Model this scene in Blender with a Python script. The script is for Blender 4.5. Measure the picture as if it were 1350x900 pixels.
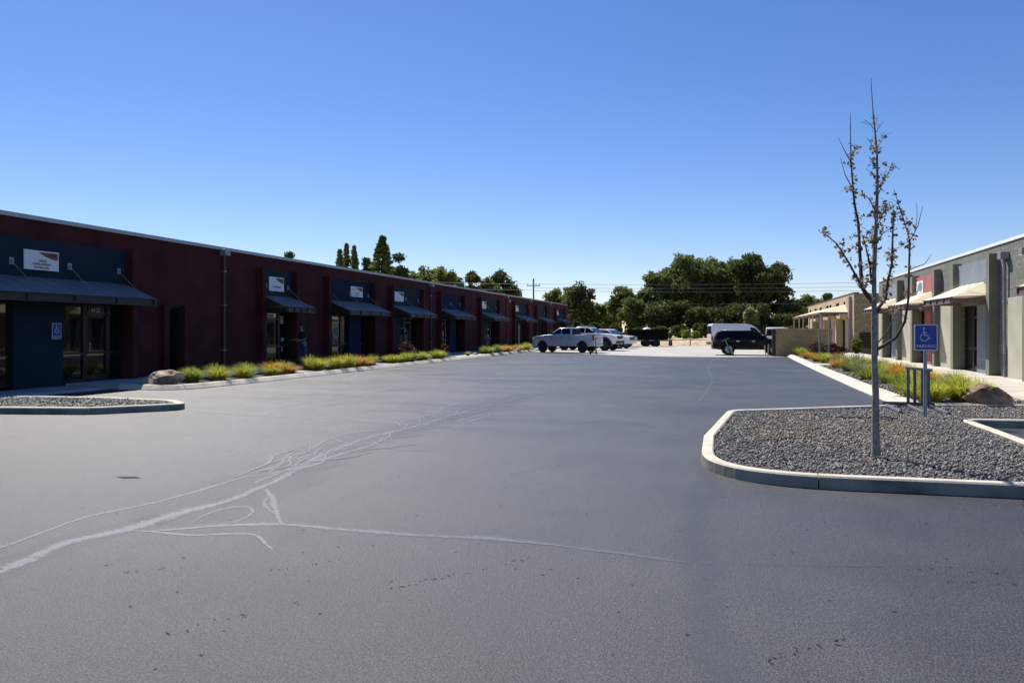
import bpy, bmesh, math, random
import numpy as np
from mathutils import Vector, Matrix, noise

random.seed(7); RNG = np.random.default_rng(7)
for o in list(bpy.data.objects): bpy.data.objects.remove(o)
S = bpy.context.scene; COL = S.collection
R = math.radians

# ------------------------------------------------------------------ camera, sky, sun, exposure
YAW = math.atan(280 / 975)
cam = bpy.data.cameras.new('camera'); camo = bpy.data.objects.new('camera', cam); COL.objects.link(camo)
cam.sensor_width = 36; cam.lens = 26.0; cam.shift_y = -14 / 1350
cam.clip_end = 3000; cam.clip_start = .05
camo.location = (0, 0, 1.65); camo.rotation_euler = (R(90), 0, YAW)
S.camera = camo

SUN_EL, SUN_AZ = 50.0, -41.0          # azimuth measured from +Y towards +X
w = bpy.data.worlds.new('World'); S.world = w; w.use_nodes = True
nt = w.node_tree; bg = nt.nodes['Background']
sky = nt.nodes.new('ShaderNodeTexSky'); sky.sky_type = 'NISHITA'; sky.sun_disc = False
sky.sun_elevation = R(SUN_EL); sky.sun_rotation = R(SUN_AZ)
sky.altitude = 0; sky.air_density = 0.92; sky.dust_density = 0.1; sky.ozone_density = 1.6
hs = nt.nodes.new('ShaderNodeHueSaturation'); hs.inputs['Saturation'].default_value = 1.25
wbn = nt.nodes.new('ShaderNodeMixRGB'); wbn.blend_type = 'MULTIPLY'; wbn.inputs[0].default_value = 1; wbn.inputs[2].default_value = (.98, .935, 1.12, 1)
nt.links.new(sky.outputs[0], hs.inputs['Color']); nt.links.new(hs.outputs[0], wbn.inputs[1]); nt.links.new(wbn.outputs[0], bg.inputs[0]); bg.inputs[1].default_value = 0.084
sl = bpy.data.lights.new('sun', 'SUN'); sl.energy = 5.0; sl.angle = R(.5); sl.color = (1, .95, .86)
so = bpy.data.objects.new('sun', sl); COL.objects.link(so)
sd = Vector((math.sin(R(SUN_AZ)) * math.cos(R(SUN_EL)), math.cos(R(SUN_AZ)) * math.cos(R(SUN_EL)), math.sin(R(SUN_EL))))
so.rotation_euler = (-sd).to_track_quat('-Z', 'Y').to_euler(); so.location = sd * 50
S.view_settings.view_transform = 'Standard'; S.view_settings.look = 'None'
S.view_settings.exposure = 0.42; S.view_settings.gamma = 1; S.view_settings.use_curve_mapping = False
S.cycles.max_bounces = 6; S.cycles.transparent_max_bounces = 24

# ------------------------------------------------------------------ materials
MATS = {}
def mat(name, col, rough=.7, metal=0., var=.12, scale=3., bump=0., bscale=40., spec=.5, col2=None, island=0., transl=0., coat=0.):
    if name in MATS: return MATS[name]
    m = bpy.data.materials.new(name); m.use_nodes = True
    t = m.node_tree; n = t.nodes; L = t.links; b = n['Principled BSDF']
    b.inputs['Roughness'].default_value = rough; b.inputs['Metallic'].default_value = metal
    b.inputs['Specular IOR Level'].default_value = spec
    if coat: b.inputs['Coat Weight'].default_value = coat; b.inputs['Coat Roughness'].default_value = .05
    tc = n.new('ShaderNodeTexCoord')
    no = n.new('ShaderNodeTexNoise'); no.inputs['Scale'].default_value = scale; no.inputs['Detail'].default_value = 6
    L.new(tc.outputs['Object'], no.inputs['Vector'])
    r = n.new('ShaderNodeValToRGB'); c2 = col2 or tuple(c * (1 + var) for c in col); c1 = tuple(c * (1 - var) for c in col) if not col2 else col
    r.color_ramp.elements[0].color = (*c1, 1); r.color_ramp.elements[1].color = (*c2, 1)
    r.color_ramp.elements[0].position = .35; r.color_ramp.elements[1].position = .65
    L.new(no.outputs['Fac'], r.inputs[0]); src = r.outputs[0]
    if island:
        g = n.new('ShaderNodeNewGeometry'); h = n.new('ShaderNodeHueSaturation')
        mr = n.new('ShaderNodeMapRange'); mr.inputs[3].default_value = 1 - island; mr.inputs[4].default_value = 1 + island
        L.new(g.outputs['Random Per Island'], mr.inputs[0]); L.new(mr.outputs[0], h.inputs['Value']); L.new(src, h.inputs['Color']); src = h.outputs[0]
    L.new(src, b.inputs['Base Color'])
    if bump:
        nb = n.new('ShaderNodeTexNoise'); nb.inputs['Scale'].default_value = bscale; nb.inputs['Detail'].default_value = 4
        L.new(tc.outputs['Object'], nb.inputs['Vector'])
        bp = n.new('ShaderNodeBump'); bp.inputs['Strength'].default_value = bump; bp.inputs['Distance'].default_value = .02
        L.new(nb.outputs['Fac'], bp.inputs['Height']); L.new(bp.outputs[0], b.inputs['Normal'])
    if transl:
        tr = n.new('ShaderNodeBsdfTranslucent'); L.new(src, tr.inputs['Color'])
        mx = n.new('ShaderNodeMixShader'); mx.inputs[0].default_value = transl
        L.new(b.outputs[0], mx.inputs[1]); L.new(tr.outputs[0], mx.inputs[2])
        L.new(mx.outputs[0], n['Material Output'].inputs[0])
    MATS[name] = m; return m

def asphalt(name, base, rough, spots=.35, wear=.25, spec=.5):
    m = bpy.data.materials.new(name); m.use_nodes = True
    t = m.node_tree; n = t.nodes; L = t.links; b = n['Principled BSDF']
    tc = n.new('ShaderNodeTexCoord')
    def nz(scale, det, rough=.5, sx=1, sy=1):
        mp = n.new('ShaderNodeMapping'); mp.inputs['Scale'].default_value = (sx, sy, 1); L.new(tc.outputs['Object'], mp.inputs[0])
        q = n.new('ShaderNodeTexNoise'); q.inputs['Scale'].default_value = scale; q.inputs['Detail'].default_value = det
        q.inputs['Roughness'].default_value = rough; L.new(mp.outputs[0], q.inputs['Vector']); return q
    def math_(op, a, c):
        q = n.new('ShaderNodeMath'); q.operation = op
        for i, v in enumerate((a, c)):
            if isinstance(v, (int, float)): q.inputs[i].default_value = v
            else: L.new(v, q.inputs[i])
        return q.outputs[0]
    def mr(v, a, c, lo=.3, hi=.7):
        q = n.new('ShaderNodeMapRange'); q.inputs[1].default_value = lo; q.inputs[2].default_value = hi
        q.inputs[3].default_value = a; q.inputs[4].default_value = c; L.new(v, q.inputs[0]); return q.outputs[0]
    band = nz(1, 4, .6, .10, .75); blot = nz(1.1, 7, .65); big = nz(.35, 5); mid = nz(2.2, 6, .6, 1, .35); fine = nz(75, 3, .8); fine2 = nz(28, 4, .7)
    f = math_('MULTIPLY', mr(big.outputs['Fac'], 1 - wear, 1 + wear), mr(mid.outputs['Fac'], 1 - wear * .45, 1 + wear * .45))
    f = math_('MULTIPLY', f, mr(band.outputs['Fac'], 1 - wear * .6, 1 + wear * .6)); f = math_('MULTIPLY', f, mr(blot.outputs['Fac'], 1 - wear * .55, 1 + wear * .55))
    f = math_('MULTIPLY', f, mr(fine.outputs['Fac'], 1 - spots * .85, 1 + spots, .39, .63))
    f = math_('MULTIPLY', f, mr(fine2.outputs['Fac'], 1 - spots * .35, 1 + spots * .35))
    mx = n.new('ShaderNodeVectorMath'); mx.operation = 'SCALE'; mx.inputs[0].default_value = base; L.new(f, mx.inputs['Scale'])
    L.new(mx.outputs[0], b.inputs['Base Color'])
    rg_ = math_('ADD', mr(big.outputs['Fac'], rough - .04, rough + .05), mr(blot.outputs['Fac'], -.035, .035)); rg_ = math_('ADD', rg_, mr(band.outputs['Fac'], -.03, .03)); L.new(rg_, b.inputs['Roughness'])
    b.inputs['Specular IOR Level'].default_value = spec
    bp = n.new('ShaderNodeBump'); bp.inputs['Strength'].default_value = .8; bp.inputs['Distance'].default_value = .01
    L.new(fine.outputs['Fac'], bp.inputs['Height'])
    bp2 = n.new('ShaderNodeBump'); bp2.inputs['Strength'].default_value = .12; bp2.inputs['Distance'].default_value = .03
    L.new(mid.outputs['Fac'], bp2.inputs['Height']); L.new(bp.outputs[0], bp2.inputs['Normal']); L.new(bp2.outputs[0], b.inputs['Normal'])
    MATS[name] = m; return m

def block_wall(name, col, bw, bh, axis='Y', mortar=.8, bump=.6, rough=.9):
    """split-face concrete block: brick texture laid on the wall's own metres"""
    m = bpy.data.materials.new(name); m.use_nodes = True
    t = m.node_tree; n = t.nodes; L = t.links; b = n['Principled BSDF']; b.inputs['Roughness'].default_value = rough
    tc = n.new('ShaderNodeTexCoord'); sp = n.new('ShaderNodeSeparateXYZ'); cb = n.new('ShaderNodeCombineXYZ')
    L.new(tc.outputs['Object'], sp.inputs[0]); L.new(sp.outputs[axis], cb.inputs[0]); L.new(sp.outputs['Z'], cb.inputs[1])
    br = n.new('ShaderNodeTexBrick'); L.new(cb.outputs[0], br.inputs['Vector']); br.inputs['Scale'].default_value = 1
    br.inputs['Brick Width'].default_value = bw; br.inputs['Row Height'].default_value = bh; br.inputs['Mortar Size'].default_value = .012
    br.inputs['Color1'].default_value = (*[c * .88 for c in col], 1); br.inputs['Color2'].default_value = (*[c * 1.1 for c in col], 1)
    br.inputs['Mortar'].default_value = (*[c * mortar for c in col], 1)
    no = n.new('ShaderNodeTexNoise'); no.inputs['Scale'].default_value = 9; no.inputs['Detail'].default_value = 7; L.new(tc.outputs['Object'], no.inputs['Vector'])
    mul = n.new('ShaderNodeMixRGB'); mul.blend_type = 'OVERLAY'; mul.inputs[0].default_value = .7
    L.new(br.outputs['Color'], mul.inputs[1]); L.new(no.outputs['Fac'], mul.inputs[2]); L.new(mul.outputs[0], b.inputs['Base Color'])
    ad = n.new('ShaderNodeMath'); ad.operation = 'SUBTRACT'; L.new(no.outputs['Fac'], ad.inputs[0]); L.new(br.outputs['Fac'], ad.inputs[1])
    bp = n.new('ShaderNodeBump'); bp.inputs['Strength'].default_value = bump; bp.inputs['Distance'].default_value = .04
    L.new(ad.outputs[0], bp.inputs['Height']); L.new(bp.outputs[0], b.inputs['Normal'])
    MATS[name] = m; return m

M_ASPH = asphalt('sealed_asphalt', (.046, .0475, .051), .46, 1.0, .20, .38)
M_OLD = asphalt('aged_asphalt', (.42, .39, .35), .8, .25, .12)
M_SEAL = mat('crack_sealer', (.112, .119, .136), .47, var=.12, scale=2, bump=.1, bscale=50)
M_HAZE = mat('sealer_film', (.095, .10, .112), .46, var=.12, scale=2)
M_SEAM = mat('smooth_seam', (.088, .10, .125), .5, var=.1, scale=2)
M_CRACK = mat('open_crack', (.012, .012, .012), .9)
M_CONC = mat('kerb_concrete', (.58, .52, .42), .85, var=.12, scale=2.5, bump=.2, bscale=60)
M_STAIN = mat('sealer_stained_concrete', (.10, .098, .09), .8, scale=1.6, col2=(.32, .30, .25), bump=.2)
M_WALK = mat('walk_concrete', (.52, .475, .40), .85, var=.14, scale=1.2, bump=.15, bscale=50)
M_WALKD = mat('walk_concrete_grey', (.36, .37, .38), .85, var=.12, scale=1.2, bump=.15, bscale=50)
M_BED = mat('grey_mulch', (.10, .098, .09), .95, var=.35, scale=25, bump=.8, bscale=50)
M_GROUND = mat('dry_ground', (.20, .165, .10), .95, var=.25, scale=.4, bump=.4, bscale=6)
M_BANK = mat('tan_bank', (.60, .46, .29), .95, var=.3, scale=2.5, bump=.7, bscale=9)
M_GRAVEL = mat('basalt_gravel', (.20, .187, .17), .85, var=.25, scale=14, island=.38)
M_GRAVELB = mat('gravel_bed', (.06, .058, .055), .95, var=.3, scale=30, bump=.6, bscale=60)
M_TAN_G = mat('tan_gravel', (.30, .25, .18), .9, var=.25, scale=14, island=.4)
M_BURG = mat('burgundy_stucco', (.066, .0165, .0175), .9, var=.22, scale=1.1, bump=.25, bscale=70, spec=.2)
M_COPG = mat('grey_coping', (.38, .40, .42), .45, metal=.3, var=.05)
M_COPW = mat('white_coping', (.85, .85, .84), .4, var=.03)
M_ROOF = mat('roof_membrane', (.42, .40, .37), .9)
M_NAVY = mat('navy_panel', (.010, .017, .048), .85, var=.12, scale=1, bump=.15, bscale=70, spec=.2)
M_NAVYT = mat('slate_blue_panel', (.014, .027, .043), .85, var=.12, scale=1, bump=.15, bscale=70, spec=.2)
M_TEAL = mat('dark_teal_panel', (.016, .032, .036), .85, var=.12, scale=1, bump=.15, bscale=70, spec=.2)
M_BLACK = mat('black_steel', (.016, .016, .018), .5, var=.1)
M_FRAME = mat('dark_bronze_frame', (.018, .017, .016), .4, metal=.3, var=.05)
M_GLASS = mat('dark_glass', (.008, .009, .009), .03, var=.02, spec=.5)
M_INT = mat('dark_interior', (.02, .019, .018), .9)
M_AWNB = mat('blue_grey_metal', (.145, .165, .185), .55, metal=.1, var=.06, scale=1.5)
M_AWNC = mat('cream_metal', (.80, .71, .47), .6, var=.05, scale=1.5)
M_MAUVE = mat('mauve_steel', (.16, .105, .10), .55, var=.1)
M_GALV = mat('galvanised_steel', (.27, .285, .30), .5, metal=.4, var=.12, scale=8)
M_RACK = mat('grey_rack_steel', (.10, .105, .115), .5, metal=.2, var=.12, scale=8)
M_PIPE = mat('painted_pipe_burgundy', (.07, .035, .035), .5)
M_PIPEG = mat('painted_pipe_grey', (.24, .245, .24), .5)
M_WHITE = mat('white_board', (.78, .79, .80), .5, var=.03)
M_INK = mat('black_ink', (.015, .015, .018), .6)
M_BROWN = mat('brown_emblem', (.24, .085, .035), .6)
M_BLUE = mat('sign_blue', (.006, .042, .30), .35, var=.06)
M_SWHITE = mat('sign_white', (.66, .70, .80), .4, var=.04)
M_CMU = block_wall('grey_split_block', (.165, .17, .15), .60, .30, 'Y')
M_SAGE = mat('sage_plaster', (.40, .38, .29), .9, var=.1, scale=1.2, bump=.2, bscale=60)
M_FIN = mat('olive_grey_plaster', (.175, .175, .135), .9, var=.12, scale=1.2, bump=.2, bscale=60)
M_BGREY = mat('blue_grey_plaster', (.19, .222, .26), .9, var=.12, scale=1.3, bump=.15, bscale=60)
M_PINK = mat('dusty_red_plaster', (.35, .11, .10), .9, var=.08, scale=1.3, bump=.15, bscale=60)
M_TAN = block_wall('tan_block', (.42, .325, .205), .40, .20, 'Y', bump=.3)
M_TANX = block_wall('tan_screen_block', (.43, .31, .155), .40, .20, 'X', bump=.35)
M_TANP = mat('tan_plaster', (.44, .36, .25), .9, var=.1, scale=1)
M_MVP = mat('mauve_plaster', (.36, .28, .25), .9, var=.1, scale=1)
M_WPOST = mat('white_post', (.8, .79, .76), .5)
M_BARK = mat('brown_bark', (.10, .075, .055), .95, var=.3, scale=8, bump=.6, bscale=25)
M_GBARK = mat('grey_bark', (.25, .22, .195), .95, var=.3, scale=14, bump=.7, bscale=40)
M_TWIG = mat('dark_twig', (.065, .045, .04), .9, var=.2, scale=9)
M_ROCK = mat('brown_rock', (.12, .07, .042), .9, scale=3, col2=(.40, .29, .20), bump=.9, bscale=16)
M_ROCKT = mat('pale_rock', (.56, .45, .35), .9, scale=2.4, col2=(.13, .085, .06), bump=.9, bscale=12)
M_TYRE = mat('tyre_rubber', (.014, .014, .014), .85, var=.1)
M_RIM = mat('alloy_rim', (.62, .63, .65), .4, metal=.2, var=.03)
M_RIMD = mat('dark_rim', (.05, .05, .052), .4, metal=.5)
M_CARGL = mat('car_glass', (.006, .008, .012), .12, var=.02, spec=.15)
M_PLAST = mat('black_plastic', (.02, .02, .021), .6)
M_TINT = mat('tinted_glass', (.008, .009, .011), .45, var=.02, spec=.08)
M_LAMP = mat('lamp_lens', (.75, .77, .8), .12, var=.03)
M_TAIL = mat('tail_lens', (.35, .02, .015), .2)
M_CHROME = mat('chrome_trim', (.75, .76, .78), .15, metal=1., var=.02)
M_SILV = mat('silver_white_paint', (.50, .53, .58), .3, metal=.25, var=.02, coat=.6)
M_BLACKM = mat('matt_black_paint', (.004, .004, .004), .8, spec=.1)
M_WPAINT = mat('white_paint', (.80, .80, .80), .3, var=.02, coat=.6)
M_BPAINT = mat('black_paint', (.003, .0033, .0045), .22, var=.02, spec=.25)
M_LIME = mat('lime_plastic', (.10, .30, .025), .4, var=.05)
M_WOOD = mat('grey_pole_wood', (.16, .13, .105), .9, var=.2, scale=5)
M_WIRE = mat('wire', (.10, .10, .11), .6)
M_RAIL = mat('rail_metal', (.30, .30, .30), .5, metal=.5)

# ------------------------------------------------------------------ mesh builder
class MB:
    def __init__(s): s.v = []; s.f = []
    def add(s, vs, fs):
        k = len(s.v); s.v += [tuple(p) for p in vs]; s.f += [[i + k for i in f] for f in fs]; return s
    def box(s, x0, x1, y0, y1, z0, z1):
        return s.add([(x, y, z) for z in (z0, z1) for y in (y0, y1) for x in (x0, x1)],
                     [(0, 2, 3, 1), (4, 5, 7, 6), (0, 1, 5, 4), (2, 6, 7, 3), (0, 4, 6, 2), (1, 3, 7, 5)])
    def prism(s, poly, ax, a, b, fn=None):
        """polygon (p,q) extruded along axis ax from a to b"""
        def m(p, q, t): return {'x': (t, p, q), 'y': (p, t, q), 'z': (p, q, t)}[ax]
        n = len(poly); vs = [m(p, q, a) for p, q in poly] + [m(p, q, b) for p, q in poly]
        if fn: vs = [fn(*v) for v in vs]
        return s.add(vs, [list(range(n))[::-1], list(range(n, 2 * n))] + [(i, (i + 1) % n, n + (i + 1) % n, n + i) for i in range(n)])
    def tube(s, pts, rad, n=8, cap=True):
        pts = [Vector(p) for p in pts]
        if isinstance(rad, (int, float)): rad = [rad] * len(pts)
        up = None; rings = []
        for i, p in enumerate(pts):
            d = (pts[min(i + 1, len(pts) - 1)] - pts[max(i - 1, 0)]).normalized()
            if up is None: up = Vector((0, 0, 1)) if abs(d.z) < .9 else Vector((1, 0, 0))
            a = (up - d * up.dot(d)); a = a.normalized() if a.length > 1e-6 else d.orthogonal().normalized()
            up = a; b = d.cross(a)
            rings.append([p + (a * math.cos(2 * math.pi * k / n) + b * math.sin(2 * math.pi * k / n)) * rad[i] for k in range(n)])
        k0 = len(s.v)
        for r in rings: s.v += [tuple(q) for q in r]
        for i in range(len(pts) - 1):
            for k in range(n):
                s.f.append([k0 + i * n + k, k0 + i * n + (k + 1) % n, k0 + (i + 1) * n + (k + 1) % n, k0 + (i + 1) * n + k])
        if cap: s.f.append([k0 + k for k in range(n)][::-1]); s.f.append([k0 + (len(pts) - 1) * n + k for k in range(n)])
        return s
    def lathe(s, prof, c, ax='y', n=24, cap=True):
        """profile (r, t) spun about axis through c"""
        c = Vector(c); k0 = len(s.v); m = len(prof)
        for r, t in prof:
            for k in range(n):
                a = 2 * math.pi * k / n; u, v_ = r * math.cos(a), r * math.sin(a)
                s.v.append(tuple(c + Vector({'x': (t, u, v_), 'y': (u, t, v_), 'z': (u, v_, t)}[ax])))
        for i in range(m - 1):
            for k in range(n): s.f.append([k0 + i * n + k, k0 + i * n + (k + 1) % n, k0 + (i + 1) * n + (k + 1) % n, k0 + (i + 1) * n + k])
        if cap and prof[0][0] > 1e-4: s.f.append([k0 + k for k in range(n)][::-1])
        if cap and prof[-1][0] > 1e-4: s.f.append([k0 + (m - 1) * n + k for k in range(n)])
        return s

ORG = {}
def link(o, parent=None):
    COL.objects.link(o)
    if parent is not None: o.parent = parent
    return o
def obj(name, mb, m, parent=None, org=None, bevel=0, smooth=False, seg=2, up=False):
    """one mesh object; vertices given in world metres, stored relative to the thing's origin"""
    og = Vector(org) if org is not None else (ORG.get(parent.name, Vector()) if parent is not None else Vector())
    me = bpy.data.meshes.new(name); me.from_pydata([tuple(Vector(p) - og) for p in mb.v], [], mb.f)
    bm = bmesh.new(); bm.from_mesh(me); bmesh.ops.remove_doubles(bm, verts=bm.verts, dist=1e-5)
    if up:
        bm.normal_update(); bmesh.ops.reverse_faces(bm, faces=[f for f in bm.faces if f.normal.z < 0])
    else: bmesh.ops.recalc_face_normals(bm, faces=bm.faces)
    if bevel:
        es = [e for e in bm.edges if len(e.link_faces) == 2 and e.calc_face_angle(0) > R(25)]
        bmesh.ops.bevel(bm, geom=es, offset=bevel, segments=seg, affect='EDGES', profile=.5, clamp_overlap=True)
    bm.to_mesh(me); bm.free()
    if smooth:
        for p in me.polygons: p.use_smooth = True
        me.set_sharp_from_angle(angle=R(38))
    me.materials.append(m)
    o = bpy.data.objects.new(name, me); link(o, parent)
    ORG[o.name] = og
    if parent is None: o.location = og
    return o
def npmesh(name, V, F, m, parent=None, org=(0, 0, 0), smooth=False):
    V = np.asarray(V, dtype=np.float32) - np.array(org, dtype=np.float32); F = np.asarray(F, dtype=np.int32)
    me = bpy.data.meshes.new(name); k = F.shape[1]
    me.vertices.add(len(V)); me.vertices.foreach_set('co', V.ravel())
    me.loops.add(F.size); me.loops.foreach_set('vertex_index', F.ravel())
    me.polygons.add(len(F)); me.polygons.foreach_set('loop_start', np.arange(0, F.size, k, dtype=np.int32))
    me.update(calc_edges=True); me.validate()
    if smooth: me.polygons.foreach_set('use_smooth', np.ones(len(F), dtype=bool))
    me.materials.append(m); o = bpy.data.objects.new(name, me); link(o, parent); ORG[o.name] = Vector(org)
    if parent is None: o.location = org
    return o
def tag(o, label=None, cat=None, group=None, kind=None):
    if label: o['label'] = label
    if cat: o['category'] = cat
    if group: o['group'] = group
    if kind: o['kind'] = kind
    return o
def thing(name, label, cat, loc=(0, 0, 0), group=None, rz=0):
    o = bpy.data.objects.new(name, None); COL.objects.link(o); o.location = loc; o.rotation_euler = (0, 0, rz)
    o.empty_display_size = .2; ORG[o.name] = Vector(loc); return tag(o, label, cat, group)
def struct(name, mb, m, **k): return tag(obj(name, mb, m, **k), kind='structure')
def dup(o, parent=None):
    c = o.copy(); COL.objects.link(c)
    if parent is not None: c.parent = parent
    for ch in list(o.children): dup(ch, c)
    return c

def text_mb(body, size, origin, right, up, depth=.004, align='CENTER'):
    """built-in font lettering laid on the plane spanned by right/up, as mesh"""
    cu = bpy.data.curves.new('lettering', 'FONT'); cu.body = body; cu.size = size; cu.align_x = align; cu.align_y = 'CENTER'; cu.extrude = depth / 2
    cu.resolution_u = 2
    o = bpy.data.objects.new('lettering', cu); COL.objects.link(o)
    dg = bpy.context.evaluated_depsgraph_get(); me = bpy.data.meshes.new_from_object(o.evaluated_get(dg))
    r, u = Vector(right).normalized(), Vector(up).normalized(); nrm = r.cross(u); og = Vector(origin)
    mb = MB(); mb.v = [tuple(og + r * v.co.x + u * v.co.y + nrm * (v.co.z + depth / 2)) for v in me.vertices]
    mb.f = [list(p.vertices) for p in me.polygons]
    bpy.data.objects.remove(o); bpy.data.curves.remove(cu); bpy.data.meshes.remove(me)
    return mb

# ------------------------------------------------------------------ 2-D helpers
def catmull(pts, step=.25):
    P = [Vector((*p, 0)) for p in pts]; out = []
    for i in range(len(P) - 1):
        a, b, c, d = P[max(i - 1, 0)], P[i], P[i + 1], P[min(i + 2, len(P) - 1)]
        n = max(2, int((c - b).length / step))
        for k in range(n):
            t = k / n
            q = .5 * ((2 * b) + (c - a) * t + (2 * a - 5 * b + 4 * c - d) * t * t + (3 * b - a - 3 * c + d) * t ** 3)
            out.append((q.x, q.y))
    out.append((P[-1].x, P[-1].y)); return out
def round_poly(pts, rads, n=8):
    out = []; N = len(pts)
    for i in range(N):
        p0, p, p1 = Vector(pts[i - 1]), Vector(pts[i]), Vector(pts[(i + 1) % N]); r = rads[i]
        if r <= 0: out.append(tuple(p)); continue
        a, b = (p0 - p).normalized(), (p1 - p).normalized(); ang = a.angle(b); d = min(r / math.tan(ang / 2), (p0 - p).length * .49, (p1 - p).length * .49)
        s, e = p + a * d, p + b * d
        for k in range(n + 1):
            t = k / n; q = s * (1 - t) ** 2 + p * 2 * t * (1 - t) + e * t * t; out.append((q.x, q.y))
    return out
def inset(poly, d):
    """offset closed polygon inwards (d>0), polygon counter-clockwise"""
    out = []; N = len(poly)
    for i in range(N):
        a, b, c = Vector(poly[i - 1]), Vector(poly[i]), Vector(poly[(i + 1) % N])
        n1 = Vector((-(b - a).y, (b - a).x)); n2 = Vector((-(c - b).y, (c - b).x))
        n1 = n1.normalized() if n1.length > 1e-6 else n1; n2 = n2.normalized() if n2.length > 1e-6 else n2
        m = n1 + n2; m = m.normalized() if m.length > 1e-6 else n1
        k = d / max(.5, m.dot(n2)); out.append((b.x + m.x * k, b.y + m.y * k))
    return out
def resample(path, step, closed):
    P = [Vector(p) for p in path] + ([Vector(path[0])] if closed else []); out = []; acc = 0
    L = [0]
    for a, b in zip(P, P[1:]): L.append(L[-1] + (b - a).length)
    n = max(2, int(round(L[-1] / step))); j = 0
    for k in range(n + 1):
        t = L[-1] * k / n
        while j < len(L) - 2 and L[j + 1] < t: j += 1
        q = P[j].lerp(P[j + 1], (t - L[j]) / max(1e-9, L[j + 1] - L[j])); out.append(q)
    return out
def kerb(name, path, wd, h, closed, z0=-.02, piece=2.6, side=1, m=None, stain=False, slope=0.):
    """kerb stones along a path; the stones lie to the left (side=1) of the line"""
    pts = resample(path, .18, closed); mb = MB(); n = len(pts); per = max(4, int(piece / .18))
    off = []
    for i in range(n):
        a = pts[i - 1] if i > 0 else (pts[-2] if closed else pts[0]); b = pts[i + 1] if i < n - 1 else (pts[1] if closed else pts[-1])
        d = (b - a).normalized(); off.append(Vector((-d.y, d.x)) * wd * side)
    i = 0
    while i < n - 1:
        j = min(n - 1, i + per)
        if n - 1 - j < per // 2: j = n - 1
        idx = list(range(i, j + 1)); k0 = len(mb.v)
        jz = random.uniform(-.004, .004)
        for q in idx:
            p, o_ = pts[q], off[q]; g = Vector((0, 0))
            if q == i or q == j:
                d = (pts[min(q + 1, n - 1)] - pts[max(q - 1, 0)]).normalized(); g = d * (.007 if q == i else -.007)
            p = p + g; b = .018
            for t, z in (((0, z0), (.004, .02), (slope, h - .008), (slope + .03, h), (wd, h), (wd, z0)) if slope else ((0, z0), (.012, h - b), (.012 + b, h), (wd - b, h), (wd, h - b), (wd, z0))):
                pp = p + o_ * (t / wd); mb.v.append((pp.x, pp.y, z + (jz if z > 0 else 0)))
        m_ = len(idx)
        for a in range(m_ - 1):
            for k in range(5): mb.f.append([k0 + a * 6 + k, k0 + a * 6 + k + 1, k0 + (a + 1) * 6 + k + 1, k0 + (a + 1) * 6 + k])
        mb.f.append([k0 + k for k in range(6)]); mb.f.append([k0 + (m_ - 1) * 6 + k for k in range(6)][::-1])
        i = j
    o = struct(name, mb, m or M_CONC)
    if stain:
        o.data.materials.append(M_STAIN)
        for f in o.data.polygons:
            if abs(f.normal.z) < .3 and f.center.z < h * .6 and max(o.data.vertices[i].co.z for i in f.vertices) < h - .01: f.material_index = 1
    return o
def inpoly(X, Y, poly):
    P = np.array(poly); inside = np.zeros(len(X), bool); j = len(P) - 1
    for i in range(len(P)):
        xi, yi, xj, yj = P[i, 0], P[i, 1], P[j, 0], P[j, 1]
        c = ((yi > Y) != (yj > Y)) & (X < (xj - xi) * (Y - yi) / (yj - yi + 1e-12) + xi); inside ^= c; j = i
    return inside
def sheet(name, poly, z, m, kind='structure'):
    mb = MB().add([(x, y, z) for x, y in poly], [list(range(len(poly)))])
    return tag(obj(name, mb, m), kind=kind)
def slab(name, poly, z0, z1, m, bevel=0): return struct(name, MB().prism(poly, 'z', z0, z1), m, bevel=bevel)

# ------------------------------------------------------------------ the ground
sheet('ground', [(-700, -200), (700, -200), (700, 1200), (-700, 1200)], -.03, M_GROUND)
EDGE = [(-20, 60), (-16, 57.5), (-13, 55.6), (-10, 53), (-6.6, 50.1), (-3.4, 48.2), (-.5, 48.3), (2.6, 49.6), (9, 50.6)]
sheet('parking_lot', [(-20, -30), (40, -30), (40, 17), (9, 17)] + EDGE[::-1], 0, M_ASPH)
sheet('old_pavement', EDGE + [(9, 84.5), (-30, 84.5), (-30, 60)], 0, M_OLD)
# dry bank at the far end
mb = MB(); nx = 90; prof = [(83.6, -.03), (84.0, .18), (84.7, .50), (85.8, .72), (88, .75), (140, .8)]
for i in range(nx + 1):
    x = -45 + i * 90 / nx
    for k, (y, z) in enumerate(prof):
        mb.v.append((x, y + .25 * noise.noise((x * .4, k, 0)) * (k > 0), z + .12 * noise.noise((x * .7, k * 3, 5)) * (0 < k < 5)))
for i in range(nx):
    for k in range(len(prof) - 1):
        a = i * len(prof) + k; mb.f.append([a, a + 1, a + len(prof) + 1, a + len(prof)])
struct('dry_bank', mb, M_BANK, smooth=True)

# crack sealer bands, following the drainage line and the paving joints
def ribbon(mb, pts, wd, z, jit=.35, wob=.04):
    p = catmull(pts, .12); n = len(p); sd_ = random.random() * 100; k0 = len(mb.v)
    for i in range(n):
        a, b = Vector(p[max(i - 1, 0)]), Vector(p[min(i + 1, n - 1)]); d = (b - a).normalized(); nr = Vector((-d.y, d.x))
        ww = wd * .75 * (1 + jit * 2 * noise.noise((i * .21, sd_, 0)) + jit * noise.noise((i * .9, sd_, 3))) * min(1, .35 + min(i, n - 1 - i) * .12)
        c = Vector(p[i]) + nr * wob * noise.noise((i * .3, sd_, 9))
        for t in (1, 0, -1): mb.v.append((*(c + nr * ww * t), z))
    for i in range(n - 1):
        for q in (0, 1): mb.f.append([k0 + 3 * i + q + 1, k0 + 3 * i + 4 + q, k0 + 3 * i + 3 + q, k0 + 3 * i + q])
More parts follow.
